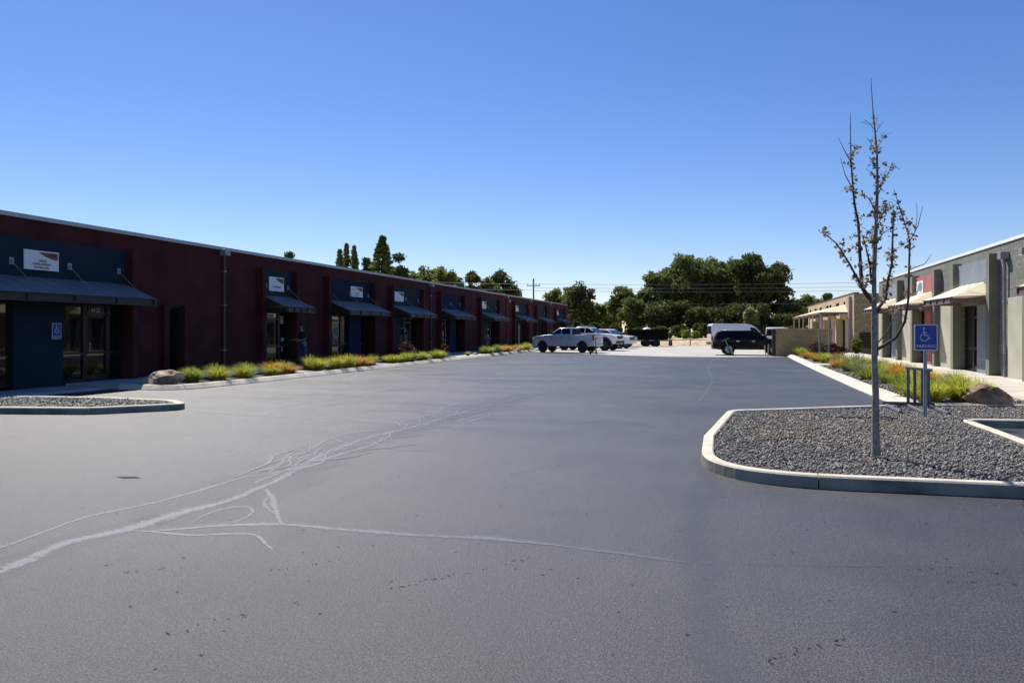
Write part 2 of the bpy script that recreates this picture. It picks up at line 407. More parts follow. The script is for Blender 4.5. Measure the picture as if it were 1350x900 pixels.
def worn(m, lo=1.15, hi=1.75, top=.85):
    """lets the band break up towards its edges, as traffic wears it: thin film over the paving"""
    t = m.node_tree; n = t.nodes; L = t.links; out = n['Material Output']; src = out.inputs[0].links[0].from_socket
    at_ = n.new('ShaderNodeAttribute'); at_.attribute_name = 'film'
    tc = n.new('ShaderNodeTexCoord'); no = n.new('ShaderNodeTexNoise'); no.inputs['Scale'].default_value = 16; no.inputs['Detail'].default_value = 7; no.inputs['Roughness'].default_value = .7
    L.new(tc.outputs['Object'], no.inputs['Vector'])
    ad = n.new('ShaderNodeMath'); ad.operation = 'MULTIPLY_ADD'; L.new(no.outputs['Fac'], ad.inputs[0]); ad.inputs[1].default_value = 2.0; L.new(at_.outputs['Fac'], ad.inputs[2])
    mr = n.new('ShaderNodeMapRange'); mr.inputs[1].default_value = lo; mr.inputs[2].default_value = hi; mr.inputs[4].default_value = top; L.new(ad.outputs[0], mr.inputs[0])
    tr = n.new('ShaderNodeBsdfTransparent'); mx = n.new('ShaderNodeMixShader'); L.new(mr.outputs[0], mx.inputs[0]); L.new(tr.outputs[0], mx.inputs[1]); L.new(src, mx.inputs[2]); L.new(mx.outputs[0], out.inputs[0])
def film(o):
    a = o.data.attributes.new('film', 'FLOAT', 'POINT'); n = len(o.data.vertices)
    a.data.foreach_set('value', np.tile(np.array([0, 1, 0], np.float32), n // 3)[:n])
worn(M_SEAL); worn(M_SEAM, .9, 2.3, .42); worn(M_HAZE, .8, 2.4, .5)
CR = [
 ([(-4.6, 1.5), (-4.75, 3.0), (-4.79, 3.92), (-4.85, 4.2), (-4.91, 4.65), (-4.76, 5.12), (-4.74, 5.64), (-4.64, 6.14), (-4.71, 6.73), (-4.87, 7.7), (-5.17, 8.91), (-5.3, 10.26), (-5.18, 11.39), (-5.11, 12.72), (-5.11, 14.63)], .15),
 ([(-5.1, 14.4), (-4.9, 17.4), (-4.5, 22.3), (-4.6, 30), (-4.2, 40)], .035),
 ([(-5.25, 3.6), (-5.3, 4.33), (-5.38, 4.8), (-5.43, 5.3), (-5.27, 5.86), (-5.22, 6.43), (-5.24, 7.35), (-5.3, 8.38), (-5.27, 9.08), (-5.31, 10.78)], .06),
 ([(-4.62, 4.97), (-4.34, 5.17), (-4.06, 5.37), (-3.7, 5.5), (-3.13, 5.51), (-2.45, 5.52), (-1.83, 5.61), (-1.2, 5.55), (-.67, 5.5), (-.23, 5.4)], .085),
 ([(-4.66, 6.72), (-4.36, 6.42), (-4.16, 6.08), (-3.64, 5.54)], .06), ([(-4.6, 6.7), (-4.25, 6.3), (-3.95, 5.9), (-3.6, 5.53)], .08),
 ([(-4.7, 5.0), (-4.6, 5.02), (-4.16, 5.03), (-3.82, 5.15), (-3.61, 5.16), (-3.42, 5.0), (-3.28, 4.85)], .05),
 ([(-4.4, 5.33), (-4.47, 5.81), (-4.31, 5.98), (-4.11, 5.82), (-4.06, 5.48), (-4.24, 5.32)], .05),
 ([(-14, 14.2), (-10.9, 12.96), (-8.57, 12.48), (-6.85, 12.34), (-5.35, 12.07), (-4.09, 12.54), (-2.82, 13.02), (-2.1, 13.7), (-1.73, 14.72)], .10),
 ([(-5.54, 9.14), (-5.83, 10.28), (-5.63, 11.16), (-5.3, 11.4)], .12),
 ([(-5.3, 11.6), (-5.62, 12.34), (-5.55, 13.62), (-5.8, 15.59), (-5.57, 18.33), (-5.32, 20.5)], .085),
 ([(-5.0, 12.2), (-4.69, 12.6), (-4.58, 14.04), (-4.4, 13.7), (-4.45, 13.2), (-4.51, 12.31)], .11),
 ([(-4.9, 6.9), (-5.0, 8.0), (-4.9, 9.3), (-5.05, 10.8)], .12), ([(-5.15, 7.2), (-4.85, 8.2), (-5.25, 9.2), (-4.95, 10.2), (-5.2, 11.0)], .09),
 ([(-5.3, 9.0), (-4.6, 9.5), (-4.2, 9.4), (-3.6, 9.6)], .05), ([(-5.6, 10.1), (-5.1, 10.3), (-4.5, 10.9)], .06),
 ([(-13, 24.5), (-9, 24.0), (-4, 24.6), (1, 24.2), (3.4, 24.5)], .06), ([(-13, 35), (-6, 34.6), (0, 35.2), (3.5, 34.8)], .07),
 ([(-13.5, 18.9), (-9, 18.6), (-6, 19.0), (-1, 18.7)], .035), ([(-9.2, 14.0), (-8.8, 22), (-9.2, 33), (-9.0, 48)], .05), ([(-.6, 17), (-.4, 25), (-.7, 36), (-.5, 46)], .05),
]
mb = MB()
for i, (p, wd) in enumerate(CR): ribbon(mb, p, wd, .002 + i * .0001)
rs = random.Random(12)
for i in range(30):
    y0 = rs.uniform(6.2, 13.6); x0 = -5.1 + rs.gauss(0, .18); l = rs.uniform(.5, 1.9); dr = rs.uniform(-.75, .75)
    ribbon(mb, [(x0, y0), (x0 + dr * .3 + rs.gauss(0, .05), y0 + l * .33), (x0 + dr * .7 + rs.gauss(0, .05), y0 + l * .66), (x0 + dr, y0 + l)], rs.uniform(.03, .085), .0042 + i * .00008)
film(struct('crack_sealer', mb, M_SEAL, up=True))
mb = MB()
ribbon(mb, [(-4.7, 5.2), (-4.75, 6.5), (-5.0, 8.0), (-5.2, 9.5), (-5.2, 11.2), (-5.1, 12.8), (-5.0, 15), (-4.9, 19)], .75, .0012)
ribbon(mb, [(-4.9, 2.4), (-4.85, 3.6), (-4.9, 4.6), (-4.7, 5.6)], .34, .0012)
film(struct('sealer_film', mb, M_HAZE, up=True))
mb = MB()
ribbon(mb, [(-.25, 10.2), (-.19, 8.15), (-.25, 7.08), (-.24, 6.27), (-.16, 5.46), (-.12, 4.83), (-.06, 4.23), (.02, 3.77), (.12, 3.2), (.2, 1)], .22, .0045, .3, .05)
ribbon(mb, [(-.2, 5.42), (.23, 5.48), (.74, 5.63), (1.26, 5.78), (1.93, 5.85), (3.2, 5.95)], .022, .0052)
film(struct('paving_seam', mb, M_SEAM, up=True))
mb = MB()
rr = random.Random(3)
for pts in ([(-3.0, 4.45), (-2.7, 4.75), (-2.45, 4.95)], [(-2.9, 3.35), (-2.75, 3.6), (-2.45, 3.95)], [(-2.05, 4.3), (-1.75, 4.7), (-1.35, 5.2)], [(-5.05, 9.0), (-4.95, 9.5)], [(-2.5, 8.0), (-1.9, 8.9)],
            [(.35, 5.75), (.5, 5.72)], [(1.2, 5.70), (1.8, 5.76)], [(-4.0, 4.1), (-3.6, 4.35)], [(1.4, 5.5), (2.0, 5.55)], [(0.2, 3.9), (.6, 4.3)]):
    c = catmull(pts, .04)
    for x, y in c:
        if rr.random() < .55:
            a = rr.uniform(0, 3.1); l = rr.uniform(.012, .035); wv = rr.uniform(.003, .008); x += rr.gauss(0, .02); y += rr.gauss(0, .02)
            dx, dy = math.cos(a), math.sin(a)
            mb.add([(x - dx * l, y - dy * l, .003), (x + dy * wv, y - dx * wv, .003), (x + dx * l, y + dy * l, .003), (x - dy * wv, y + dx * wv, .003)], [(0, 1, 2, 3)])
for _ in range(160):
    x, y = rr.uniform(-6, 3), rr.uniform(2.6, 8); l = rr.uniform(.006, .018)
    mb.add([(x - l, y, .003), (x, y - l * .6, .003), (x + l, y, .003), (x, y + l * .7, .003)], [(0, 1, 2, 3)])
mb.add([(-6.62, 6.80, .0032), (-6.45, 6.74, .0032), (-6.28, 6.82, .0032), (-6.42, 6.88, .0032)], [(0, 1, 2, 3)])
struct('pavement_pits', mb, M_CRACK, up=True)

# ------------------------------------------------------------------ islands, kerbs, beds, walks
ISL = round_poly([(.05, 14.85), (-.3, 11.2), (-.28, 8.25), (4.05, 8.45), (4.05, 14.35), (12, 15.55), (12, 18.6), (6.55, 17.75), (3.75, 17.05)],
                 [.7, 0, 1.5, 1.3, .25, 0, 0, 0, 0])
INN = inset(ISL, .16)
kp = [p for p in ISL]
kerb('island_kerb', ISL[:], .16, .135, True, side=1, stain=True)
slab('gravel_bed', INN, -.02, .085, M_GRAVELB)
ISL2 = round_poly([(-10.75, 13.0), (-11.6, 13.62), (-13.4, 13.75), (-15.2, 13.6), (-17, 12.9), (-18.2, 11.2), (-14, 11.25), (-12, 11.7)], [.35, .6, .6, .5, .6, 0, .6, .8])
INN2 = inset(ISL2, .2)
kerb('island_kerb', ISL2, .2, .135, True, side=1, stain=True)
slab('gravel_bed', INN2, -.02, .085, M_GRAVELB)

def stones(name, poly, count, m, smin, smax, zb, label=None, mound=0.):
    P = np.array(poly); lo, hi = P.min(0), P.max(0); n = int(count * 2.2)
    X = RNG.uniform(lo[0], hi[0], n); Y = RNG.uniform(lo[1], hi[1], n); k = inpoly(X, Y, poly); X, Y = X[k][:count], Y[k][:count]; n = len(X)
    base = np.array([(1, 0, 0), (-1, 0, 0), (0, 1, 0), (0, -1, 0), (0, 0, 1), (0, 0, -1)], float)
    F = np.array([(0, 2, 4), (2, 1, 4), (1, 3, 4), (3, 0, 4), (2, 0, 5), (1, 2, 5), (3, 1, 5), (0, 3, 5)])
    s = RNG.uniform(smin, smax, (n, 1, 1)) * RNG.uniform(.3, 1.6, (n, 1, 3)); V = base[None] * s * RNG.uniform(.7, 1.2, (n, 6, 3)) + RNG.normal(0, .15, (n, 6, 3)) * s
    q = RNG.normal(size=(n, 4)); q /= np.linalg.norm(q, axis=1)[:, None]; a, b, c, d = q.T
    Rm = np.stack([np.stack([1 - 2 * (c * c + d * d), 2 * (b * c - a * d), 2 * (b * d + a * c)], -1), np.stack([2 * (b * c + a * d), 1 - 2 * (b * b + d * d), 2 * (c * d - a * b)], -1),
                   np.stack([2 * (b * d - a * c), 2 * (c * d + a * b), 1 - 2 * (b * b + c * c)], -1)], 1)
    V = np.einsum('nij,nkj->nki', Rm, V)
    V[:, :, 0] += X[:, None]; V[:, :, 1] += Y[:, None]; V[:, :, 2] += zb + RNG.uniform(0, smax * .7, n)[:, None]
    FF = (F[None] + (np.arange(n) * 6)[:, None, None]).reshape(-1, 3)
    o = npmesh(name, V.reshape(-1, 3), FF, m); return tag(o, label, 'gravel', kind='stuff')
stones('island_gravel', inset(ISL, .17), 42000, M_GRAVEL, .008, .024, .085, 'dark grey crushed gravel filling the tree island')
stones('tan_gravel', [(.4, 11.0), (1.6, 10.6), (2.9, 11.6), (3.0, 13.6), (1.2, 14.2), (.3, 12.9)], 1900, M_TAN_G, .008, .022, .10, 'tan stones scattered over the gravel round the bare tree')
stones('island_gravel', inset(ISL2, .21), 5200, M_GRAVEL, .018, .042, .085, 'dark grey crushed gravel filling the teardrop island')

# left walk, bed and kerb
struct('sidewalk', MB().box(-18.4, -16.75, -10, 17.0, -.02, .06), M_WALKD, bevel=.01)
struct('sidewalk', MB().box(-18.4, -16.5, 17.06, 92, -.02, .13), M_WALKD)
LK = [(-16.5, 17.02), (-14.75, 17.02), (-14.35, 18.2), (-14.28, 21), (-14.3, 25.8), (-14.45, 35.7), (-14.8, 57.7), (-14.9, 70), (-14.9, 90)]
LKs = catmull(LK[2:], 1.0)
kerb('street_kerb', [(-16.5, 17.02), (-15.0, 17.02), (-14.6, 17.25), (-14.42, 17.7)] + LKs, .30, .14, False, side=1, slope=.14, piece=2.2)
bed = [(-16.5, 17.34), (-15.0, 17.34), (-14.75, 17.8)] + [(x - .30, y) for x, y in LKs] + [(-16.5, 90)]
slab('planting_bed', bed, -.02, .105, M_BED)
for (a, b) in ((24.05, 25.0), (30.7, 31.6), (40.9, 46.3), (59, 70)):
    struct('crossing_walk', MB().box(-16.5, -14.85, a, b, .0, .132), M_WALKD)
# right walk, bed and kerb
RK = [(3.62, 17.15), (3.6, 20), (3.58, 24), (3.62, 32), (3.72, 42), (3.85, 50.6)]
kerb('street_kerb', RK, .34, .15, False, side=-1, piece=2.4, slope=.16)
slab('planting_bed', [(3.94, 17.3), (6.3, 17.8), (6.3, 50.6), (4.18, 50.6), (4.05, 42), (3.95, 32)], -.02, .1, M_BED)
slab('sidewalk', [(6.35, 17.9), (12, 18.75), (12, 18.8), (8.95, 18.8), (8.95, 57), (8.95, 86), (6.35, 86)], -.02, .13, M_WALK)
kerb('bed_edging', [(3.98, 17.2), (5.15, 17.45)], .1, .15, False, side=1, piece=3)
struct('crossing_walk', MB().box(3.99, 6.32, 35.6, 37.2, .0, .128), M_WALK)
for i in range(14):
    y = 19.5 + i * 2.4
    struct('walk_joint', MB().box(6.36, 8.74, y, y + .012, .129, .1325), M_CRACK) if i < 6 else None
stones('bed_gravel', [(3.96, 17.35), (6.25, 17.85), (6.25, 35), (3.96, 35)], 9000, M_GRAVEL, .015, .04, .1, 'grey gravel between the grass clumps of the right bed')

# ------------------------------------------------------------------ flex building kit
def kit(XW, sg):
    """box in wall space: s along the wall (Y), d outwards from the wall plane, z up"""
    def bx(mb, s0, s1, d0, d1, z0, z1): return mb.box(min(XW + sg * d0, XW + sg * d1), max(XW + sg * d0, XW + sg * d1), s0, s1, z0, z1)
    def pt(s, d, z): return (XW + sg * d, s, z)
    return bx, pt
def wall_with_holes(bx, y0, y1, ztop, holes, th=.3, zb=-.02):
    mb = MB(); c = y0
    for a, b, za, zz in sorted(holes):
        if a > c: bx(mb, c, a, -th, 0, zb, ztop)
        bx(mb, a, b, -th, 0, zz, ztop)
        if za > .3: bx(mb, a, b, -th, 0, zb, za)
        c = b
    bx(mb, c, y1, -th, 0, zb, ztop); return mb
def awning(root, bx, pt, y0, y1, mtop, mfas, ext=1.2, zw=3.13, zf=2.66, closed=False):
    t = .035; mb = MB()
    if closed:                                                  # hipped sheet
        zn = zf + .05
        mb.add([pt(y0, .04, zn), pt(y0, ext, zf), pt(y1, ext, zf), pt(y1, .04, zn), pt(y0 + .85, .04, zw), pt(y1 - .35, .04, zw)], [(1, 2, 5, 4), (0, 1, 4), (2, 3, 5), (0, 3, 2, 1), (0, 4, 5, 3)])
    else:
        mb.add([pt(y0, .04, zw), pt(y1, .04, zw), pt(y1, ext, zf), pt(y0, ext, zf), pt(y0, .04, zw - t), pt(y1, .04, zw - t), pt(y1, ext, zf - t), pt(y0, ext, zf - t)],
               [(0, 1, 2, 3), (4, 7, 6, 5), (0, 4, 5, 1), (1, 5, 6, 2), (2, 6, 7, 3), (3, 7, 4, 0)])
        k = int((y1 - y0) / .45)
        for i in range(k + 1):                                     # standing seams
            y = y0 + .02 + (y1 - y0 - .04) * i / k
            mb.add([pt(y - .012, .05, zw), pt(y + .012, .05, zw), pt(y + .012, ext - .01, zf), pt(y - .012, ext - .01, zf), pt(y - .012, .05, zw + .008), pt(y + .012, .05, zw + .008), pt(y + .012, ext - .01, zf + .008), pt(y - .012, ext - .01, zf + .008)],
                   [(4, 5, 6, 7), (0, 4, 7, 3), (1, 2, 6, 5), (2, 3, 7, 6), (0, 1, 5, 4)])
    a = obj('awning', mb, mtop, root)
    mb = MB(); zb = zf - .24
    bx(mb, y0 - .03, y1 + .03, ext + .003, ext + .023, zb, zf - .005); bx(mb, y0 - .03, y1 + .03, ext + .026, ext + .07, zf - .04, zf - .01); bx(mb, y0 - .03, y1 + .03, ext + .026, ext + .07, zb, zb + .03)
    for i in range(5):
        y = y0 + .1 + (y1 - y0 - .2) * i / 4; bx(mb, y - .02, y + .02, ext + .024, ext + .064, zb + .035, zf - .045)
    obj('fascia_beam', mb, mfas, a)
    for y in (y0, y1):
        mb = MB(); bx(mb, y - .02, y + .02, .03, ext - .005, zb + .02, zf - .06)
        obj('side_beam', mb, mfas, a)
    nr = 4 if y1 - y0 > 5 else 2 if y1 - y0 < 3 else 3
    for i in range(nr):
        y = y0 + .28 + (y1 - y0 - .56) * i / (nr - 1)
        mb = MB().tube([pt(y, .06, 3.52), pt(y, .80, zw + (zf - zw) * (.76 / (ext - .04)) + .03)], .009, 6); obj('tie_rod', mb, M_PIPEG, a)
        mb = MB(); bx(mb, y - .07, y + .07, .042, .06, 3.43, 3.62); bx(mb, y - .02, y + .02, .06, .10, 3.48, 3.56); obj('anchor_plate', mb, M_GALV, a, bevel=.005)
    return a
def glazing(root, bx, y0, y1, z0=.14, z1=2.44, d=-.16, rail=.95, name='window'):
    mb = MB(); f = .055
    bx(mb, y0, y1, d - .03, d + .05, z1 - f, z1); bx(mb, y0, y1, d - .03, d + .05, z0, z0 + f)
    bx(mb, y0, y0 + f, d - .03, d + .05, z0 + f, z1 - f); bx(mb, y1 - f, y1, d - .03, d + .05, z0 + f, z1 - f)
    if rail: bx(mb, y0 + f, y1 - f, d - .025, d + .045, rail, rail + .05)
    w_ = obj(name, mb, M_FRAME, root)
    mb = MB(); bx(mb, y0 + f, y1 - f, d - .01, d, z0 + f, z1 - f); obj('pane', mb, M_GLASS, w_); return w_
def door(root, bx, pt, y0, y1, z0=.14, z1=2.44, d=-.16):
    mb = MB(); f = .075; zt = 2.12
    bx(mb, y0, y1, d - .03, d + .05, z1 - .05, z1); bx(mb, y0, y1, d - .03, d + .05, zt, zt + .07)
    bx(mb, y0, y0 + f, d - .03, d + .05, z0, z1 - .05); bx(mb, y1 - f, y1, d - .03, d + .05, z0, z1 - .05)
    bx(mb, y0 + f, y1 - f, d - .02, d + .04, z0, z0 + .18); bx(mb, y0 + f, y1 - f, d - .02, d + .04, .95, 1.02)
    w_ = obj('entry_door', mb, M_FRAME, root)
    mb = MB(); bx(mb, y0 + f, y1 - f, d - .01, d, z0 + .18, z1 - .05); obj('pane', mb, M_GLASS, w_)
    mb = MB().tube([pt(y0 + .14, d + .05, 1.0), pt(y0 + .14, d + .10, 1.0), pt(y0 + .14, d + .10, 1.3), pt(y0 + .14, d + .05, 1.3)], .012, 6); obj('handle', mb, M_GALV, w_)
    return w_
def plates(root, bx, items, m=M_WHITE):
    for (y0, y1, z0, z1) in items:
        mb = MB(); bx(mb, y0, y1, -.158, -.153, z0, z1); obj('window_decal', mb, m, root)
def downpipe(root, bx, pt, y, mp, z1=4.5):
    p = obj('downpipe', MB().tube([pt(y, .09, .13), pt(y, .09, z1)], .05, 10), mp, root, smooth=True)
    mb = MB(); bx(mb, y - .16, y + .16, .01, .26, z1 + .002, z1 + .24); obj('collector_box', mb, M_GALV, p, bevel=.012)
    mb = MB()
    for z in (.9, 2.6, 3.9): bx(mb, y - .09, y + .09, .005, .148, z, z + .03)
    obj('strap', mb, M_GALV, p); return p
def wall_light(root, bx, y, z, m=M_GALV):
    mb = MB(); bx(mb, y - .14, y + .14, .005, .2, z, z + .2); p = obj('wall_light', mb, m, root, bevel=.02)
    mb = MB(); bx(mb, y - .1, y + .1, .06, .2, z - .02, z - .002); obj('lens', mb, M_WHITE, p); return p

# ------------------------------------------------------------------ burgundy building on the left
XL = -18.4; bx, pt = kit(XL, 1)
BL = thing('burgundy_building', 'long dark burgundy flex building with navy and teal entry bays and grey awnings', 'building', (XL, 44, 0))
bays = [(13.2, 19.3, 'W', M_NAVYT), (26.45, 28.7, 'G', M_TEAL), (31.7, 36.3, 'G', M_NAVY), (38.75, 43.0, 'W', M_TEAL), (46.2, 50.6, 'G', M_NAVY),
        (54.65, 59.3, 'W', M_TEAL), (64.3, 68.8, 'W', M_NAVYT), (72.4, 76.6, 'W', M_TEAL), (81.4, 85.9, 'W', M_NAVY)]
holes = [(a, b, 0, 2.46) for a, b, *_ in bays] + [(21.05, 21.8, .14, 2.46)]
obj('wall', wall_with_holes(bx, 2, 88.5, 4.72, holes), M_BURG, BL)
mb = MB(); bx(mb, 2, 2.3, -24, -.305, -.02, 4.72); bx(mb, 88.2, 88.5, -24, -.305, -.02, 4.72); bx(mb, 2.31, 88.19, -24, -23.7, -.02, 4.72); obj('rear_wall', mb, M_BURG, BL)
mb = MB(); bx(mb, 2.32, 88.18, -23.6, -.32, 4.3, 4.4); obj('roof', mb, M_ROOF, BL)
mb = MB(); bx(mb, 1.96, 88.54, -.34, .05, 4.722, 4.84); obj('coping', mb, M_COPG, BL)
mb = MB(); bx(mb, 2.4, 88.1, -4.0, -3.9, .0, 4.25); obj('interior', mb, M_INT, BL)
mb = MB(); bx(mb, 24.5, 27.0, -3.4, -1.8, 4.41, 5.12); obj('roof_unit', mb, M_GALV, BL, bevel=.03)
for i, (a, b, kind, mp) in enumerate(bays):
    for s in (a - .24, b):
        mb = MB(); bx(mb, s, s + .24, .002, .30, .0, 4.25); obj('pilaster', mb, M_BURG, BL, bevel=.01)
    mb = MB(); bx(mb, a + .002, b - .002, .002, .04, 3.15, 4.2); obj('sign_band', mb, mp, BL)
    mb = MB(); bx(mb, a + .002, b - .002, .002, .03, 2.47, 3.148); obj('header', mb, M_BLACK, BL)
    awning(BL, bx, pt, a + .03, b - .03, M_AWNB, M_BLACK)
    W_ = b - a
    if i == 0:
        segs = [('g', 13.2, 15.45), ('w', 15.45, 17.02), ('g', 17.02, 17.85), ('d', 17.85, 18.72), ('g', 18.72, 19.3)]
    elif i == 1: segs = [('g', a, a + .55), ('d', a + .55, a + 1.5), ('g', a + 1.5, b)]
    elif kind == 'G': segs = [('g', a, a + .15 * W_), ('d', a + .15 * W_, a + .36 * W_), ('g', a + .36 * W_, a + .5 * W_), ('w', a + .5 * W_, a + .78 * W_), ('g', a + .78 * W_, b)]
    else: segs = [('w', a, a + .36 * W_), ('g', a + .36 * W_, a + .52 * W_), ('d', a + .52 * W_, a + .73 * W_), ('g', a + .73 * W_, b)]
    for k, s0, s1 in segs:
        if k == 'g': glazing(BL, bx, s0 + .002, s1 - .002)
        elif k == 'd': door(BL, bx, pt, s0 + .002, s1 - .002)
        else:
            mb = MB(); bx(mb, s0 + .002, s1 - .002, -.12, -.02, -.01, 2.455); obj('entry_wall', mb, mp, BL)
glazing(BL, bx, 21.06, 21.79, .15, 2.45, rail=0)
for s in (20.81, 21.8):
    mb = MB(); bx(mb, s, s + .24, .002, .2, 0, 2.52); obj('pilaster', mb, M_BURG, BL, bevel=.01)
for y in (24.05, 44.7, 62.2, 70.2, 78.9): downpipe(BL, bx, pt, y, M_PIPE)
wall_light(BL, bx, 62.9, 4.2)
plates(BL, bx, [(26.62, 26.82, 2.05, 2.3), (28.1, 28.35, 1.95, 2.3), (27.0, 27.6, 2.18, 2.36), (26.7, 26.85, 1.35, 1.55), (27.3, 27.6, .95, 1.0), (27.3, 27.6, .68, .73), (28.15, 28.4, 1.2, 1.35), (28.2, 28.3, .75, 1.0)], mat('aged_decal', (.32, .31, .27), .6))
plates(BL, bx, [(47.2, 47.55, 1.25, 1.62), (47.75, 48.0, 1.25, 1.62), (47.2, 47.5, .95, 1.15), (47.8, 48.0, .9, 1.1)], mat('aged_decal', (1, 1, 1)))
plates(BL, bx, [(57.0, 57.2, .9, 1.9), (56.5, 56.65, .5, 1.4)], mat('aged_decal', (1, 1, 1)))
plates(BL, bx, [(67.0, 67.25, .3, 2.2)], mat('aged_decal', (1, 1, 1)))
# round ring emblem on the navy bay's door glass
mb = MB(); cy, cz = 32.9, 1.62
for r0, r1 in ((.20, .30), (0.05, .11)):
    k0 = len(mb.v); n = 24
    for k in range(n):
        a = 2 * math.pi * k / n
        for r in (r0, r1): mb.v.append(pt(cy + r * math.cos(a), -.152, cz + r * 1.2 * math.sin(a)))
    for k in range(n): mb.f.append([k0 + 2 * k, k0 + 2 * k + 1, k0 + 2 * ((k + 1) % n) + 1, k0 + 2 * ((k + 1) % n)])
obj('ring_emblem', mb, mat('aged_decal', (1, 1, 1)), BL)
obj('house_number', text_mb('6122', .17, pt(18.28, -.135, 2.28), (0, 1, 0), (0, 0, 1)), M_WHITE, BL)
mb = MB(); bx(mb, 17.98, 18.6, -.155, -.14, 2.195, 2.385); obj('added_dark_backing', mb, M_BLACK, BL)  # added matt black sheet, hides the bright reflection in the transom glass behind the number

def wallsign(y0, y1, z0, z1, label, lines, em=True, num=None, d=.045):
    t = thing('business_sign', label, 'sign', (XL, (y0 + y1) / 2, z0), 'white business signs on the navy and teal entry bays')
    mb = MB(); bx(mb, y0, y1, d, d + .03, z0, z1); obj('board', mb, M_WHITE, t, bevel=.004)
    W_, H_ = y1 - y0, z1 - z0
    if em:
        poly = [(y0 + W_ * (.42 + .55 * k / 10), z1 - H_ * (.10 + .33 * (1 - (1 - k / 10) ** 2))) for k in range(11)] + [(y1 - W_ * .03, z1 - H_ * .07), (y0 + W_ * .42, z1 - H_ * .07)]
        mb = MB().add([pt(p, d + .034, q) for p, q in poly], [list(range(len(poly)))]); obj('swoosh_emblem', mb, M_BROWN, t)
        if num: obj('sign_number', text_mb(num, H_ * .19, pt(y0 + W_ * .82, d + .036, z1 - H_ * .19), (0, 1, 0), (0, 0, 1)), M_INK, t)
    for txt, fy, fz, sz in lines:
        obj('lettering', text_mb(txt, H_ * sz, pt(y0 + W_ * fy, d + .034, z0 + H_ * fz), (0, 1, 0), (0, 0, 1)), M_INK, t)
    return t
wallsign(15.69, 16.78, 3.34, 3.88, 'white board with three lines of black lettering and brown swoosh above the nearest awning',
         [('MIRAE', .52, .47, .16), ('DEVELOPMENT', .50, .30, .16), ('SYSTEMS, INC.', .50, .13, .15)], num='6122')
wallsign(26.97, 28.05, 3.33, 3.93, 'white board with brown corner swoosh above the narrow dark teal entry', [('S scentsar', .5, .32, .24), ('- - - - - -', .35, .12, .12)])
wallsign(34.03, 35.3, 3.40, 3.93, 'white board with small shield and dark swoosh on the second navy band', [('labtronix', .52, .34, .20), ('U  B  A', .2, .72, .20), ('www .net  .com', .45, .13, .13)])
wallsign(39.26, 40.5, 3.37, 3.93, 'white board with dark corner on the teal band behind the brown shrub', [('- - - - -', .45, .35, .16)])
wallsign(55.21, 56.37, 3.41, 3.97, 'small white board with dark corner on the far teal band', [('- - - -', .45, .35, .16)])
wallsign(64.57, 66.0, 3.42, 3.97, 'small white board on the slate blue band third from the far end', [('S', .35, .45, .4)])
wallsign(81.5, 83.2, 3.45, 4.05, 'farthest white board on the navy band at the building end', [('- - -', .45, .35, .16)])

def isa(mbs, c, right, up, s):
    """accessible symbol: head, seated body, wheel; strokes laid on the plane"""
    c, r, u = Vector(c), Vector(right), Vector(up)
    def P(x, y): return c + r * x * s + u * y * s
    mb = MB()
    mb.tube([P(-.12, .56), P(-.08, .18), P(-.08, -.02), P(.22, -.04), P(.36, -.38), P(.52, -.30)], .045 * s, 6)
    mb.tube([P(-.08, .24), P(.20, .22)], .035 * s, 6)
    mb.tube([P(-.22 + 0, .10), P(-.36, -.06), P(-.41, -.25), P(-.33, -.46), P(-.14, -.58), P(.06, -.56), P(.22, -.42), P(.27, -.32)], .038 * s, 6)
    mb.lathe([(.0001, -.012), (.085 * s, -.012), (.085 * s, .012), (.0001, .012)], P(-.12, .66), 'y' if abs(r.x) > .5 else 'x', 12)
    return mb
t = thing('accessible_sign', 'small blue wheelchair symbol plate on the slate blue entry wall', 'sign', (XL, 16.79, 1.43))
mb = MB(); bx(mb, 16.635, 16.935, -.015, -.005, 1.42, 1.87); obj('plate', mb, M_SWHITE, t)
mb = MB(); bx(mb, 16.65, 16.92, -.004, 0, 1.435, 1.855); obj('blue_field', mb, M_BLUE, t)
obj('wheelchair_symbol', isa(None, pt(16.785, .003, 1.69), (0, 1, 0), (0, 0, 1), .17), M_SWHITE, t)
obj('lettering', text_mb('PARKING', .058, pt(16.785, .002, 1.485), (0, 1, 0), (0, 0, 1)), M_SWHITE, t)

# ------------------------------------------------------------------ grey block building on the right
XR = 8.95; bx, pt = kit(XR, -1)
BR = thing('block_building', 'grey split block building with olive fins, cream awnings and a white roof edge', 'building', (XR, 36, 0))
rb = [(19.4, 23.1, M_BGREY, 'A'), (29.0, 32.8, M_BGREY, 'A'), (35.85, 39.4, M_PINK, 'B'), (42.9, 46.3, M_BGREY, 'B')]
obj('wall', wall_with_holes(bx, 14, 48.9, 4.56, [(a, b, 0, 2.6) for a, b, *_ in rb]), M_CMU, BR)
mb = MB(); bx(mb, 14, 14.3, -20, -.305, -.02, 4.5); bx(mb, 48.6, 48.9, -20, -.305, -.02, 4.5); bx(mb, 14.31, 48.59, -20, -19.7, -.02, 4.5); obj('rear_wall', mb, M_CMU, BR)
mb = MB(); bx(mb, 14.32, 48.58, -19.6, -.32, 4.1, 4.2); obj('roof', mb, M_ROOF, BR)
mb = MB(); bx(mb, 13.96, 48.94, -.34, .04, 4.562, 4.665); obj('coping', mb, M_COPW, BR)
mb = MB(); bx(mb, 14.4, 48.5, -4, -3.9, 0, 4); obj('interior', mb, M_INT, BR)
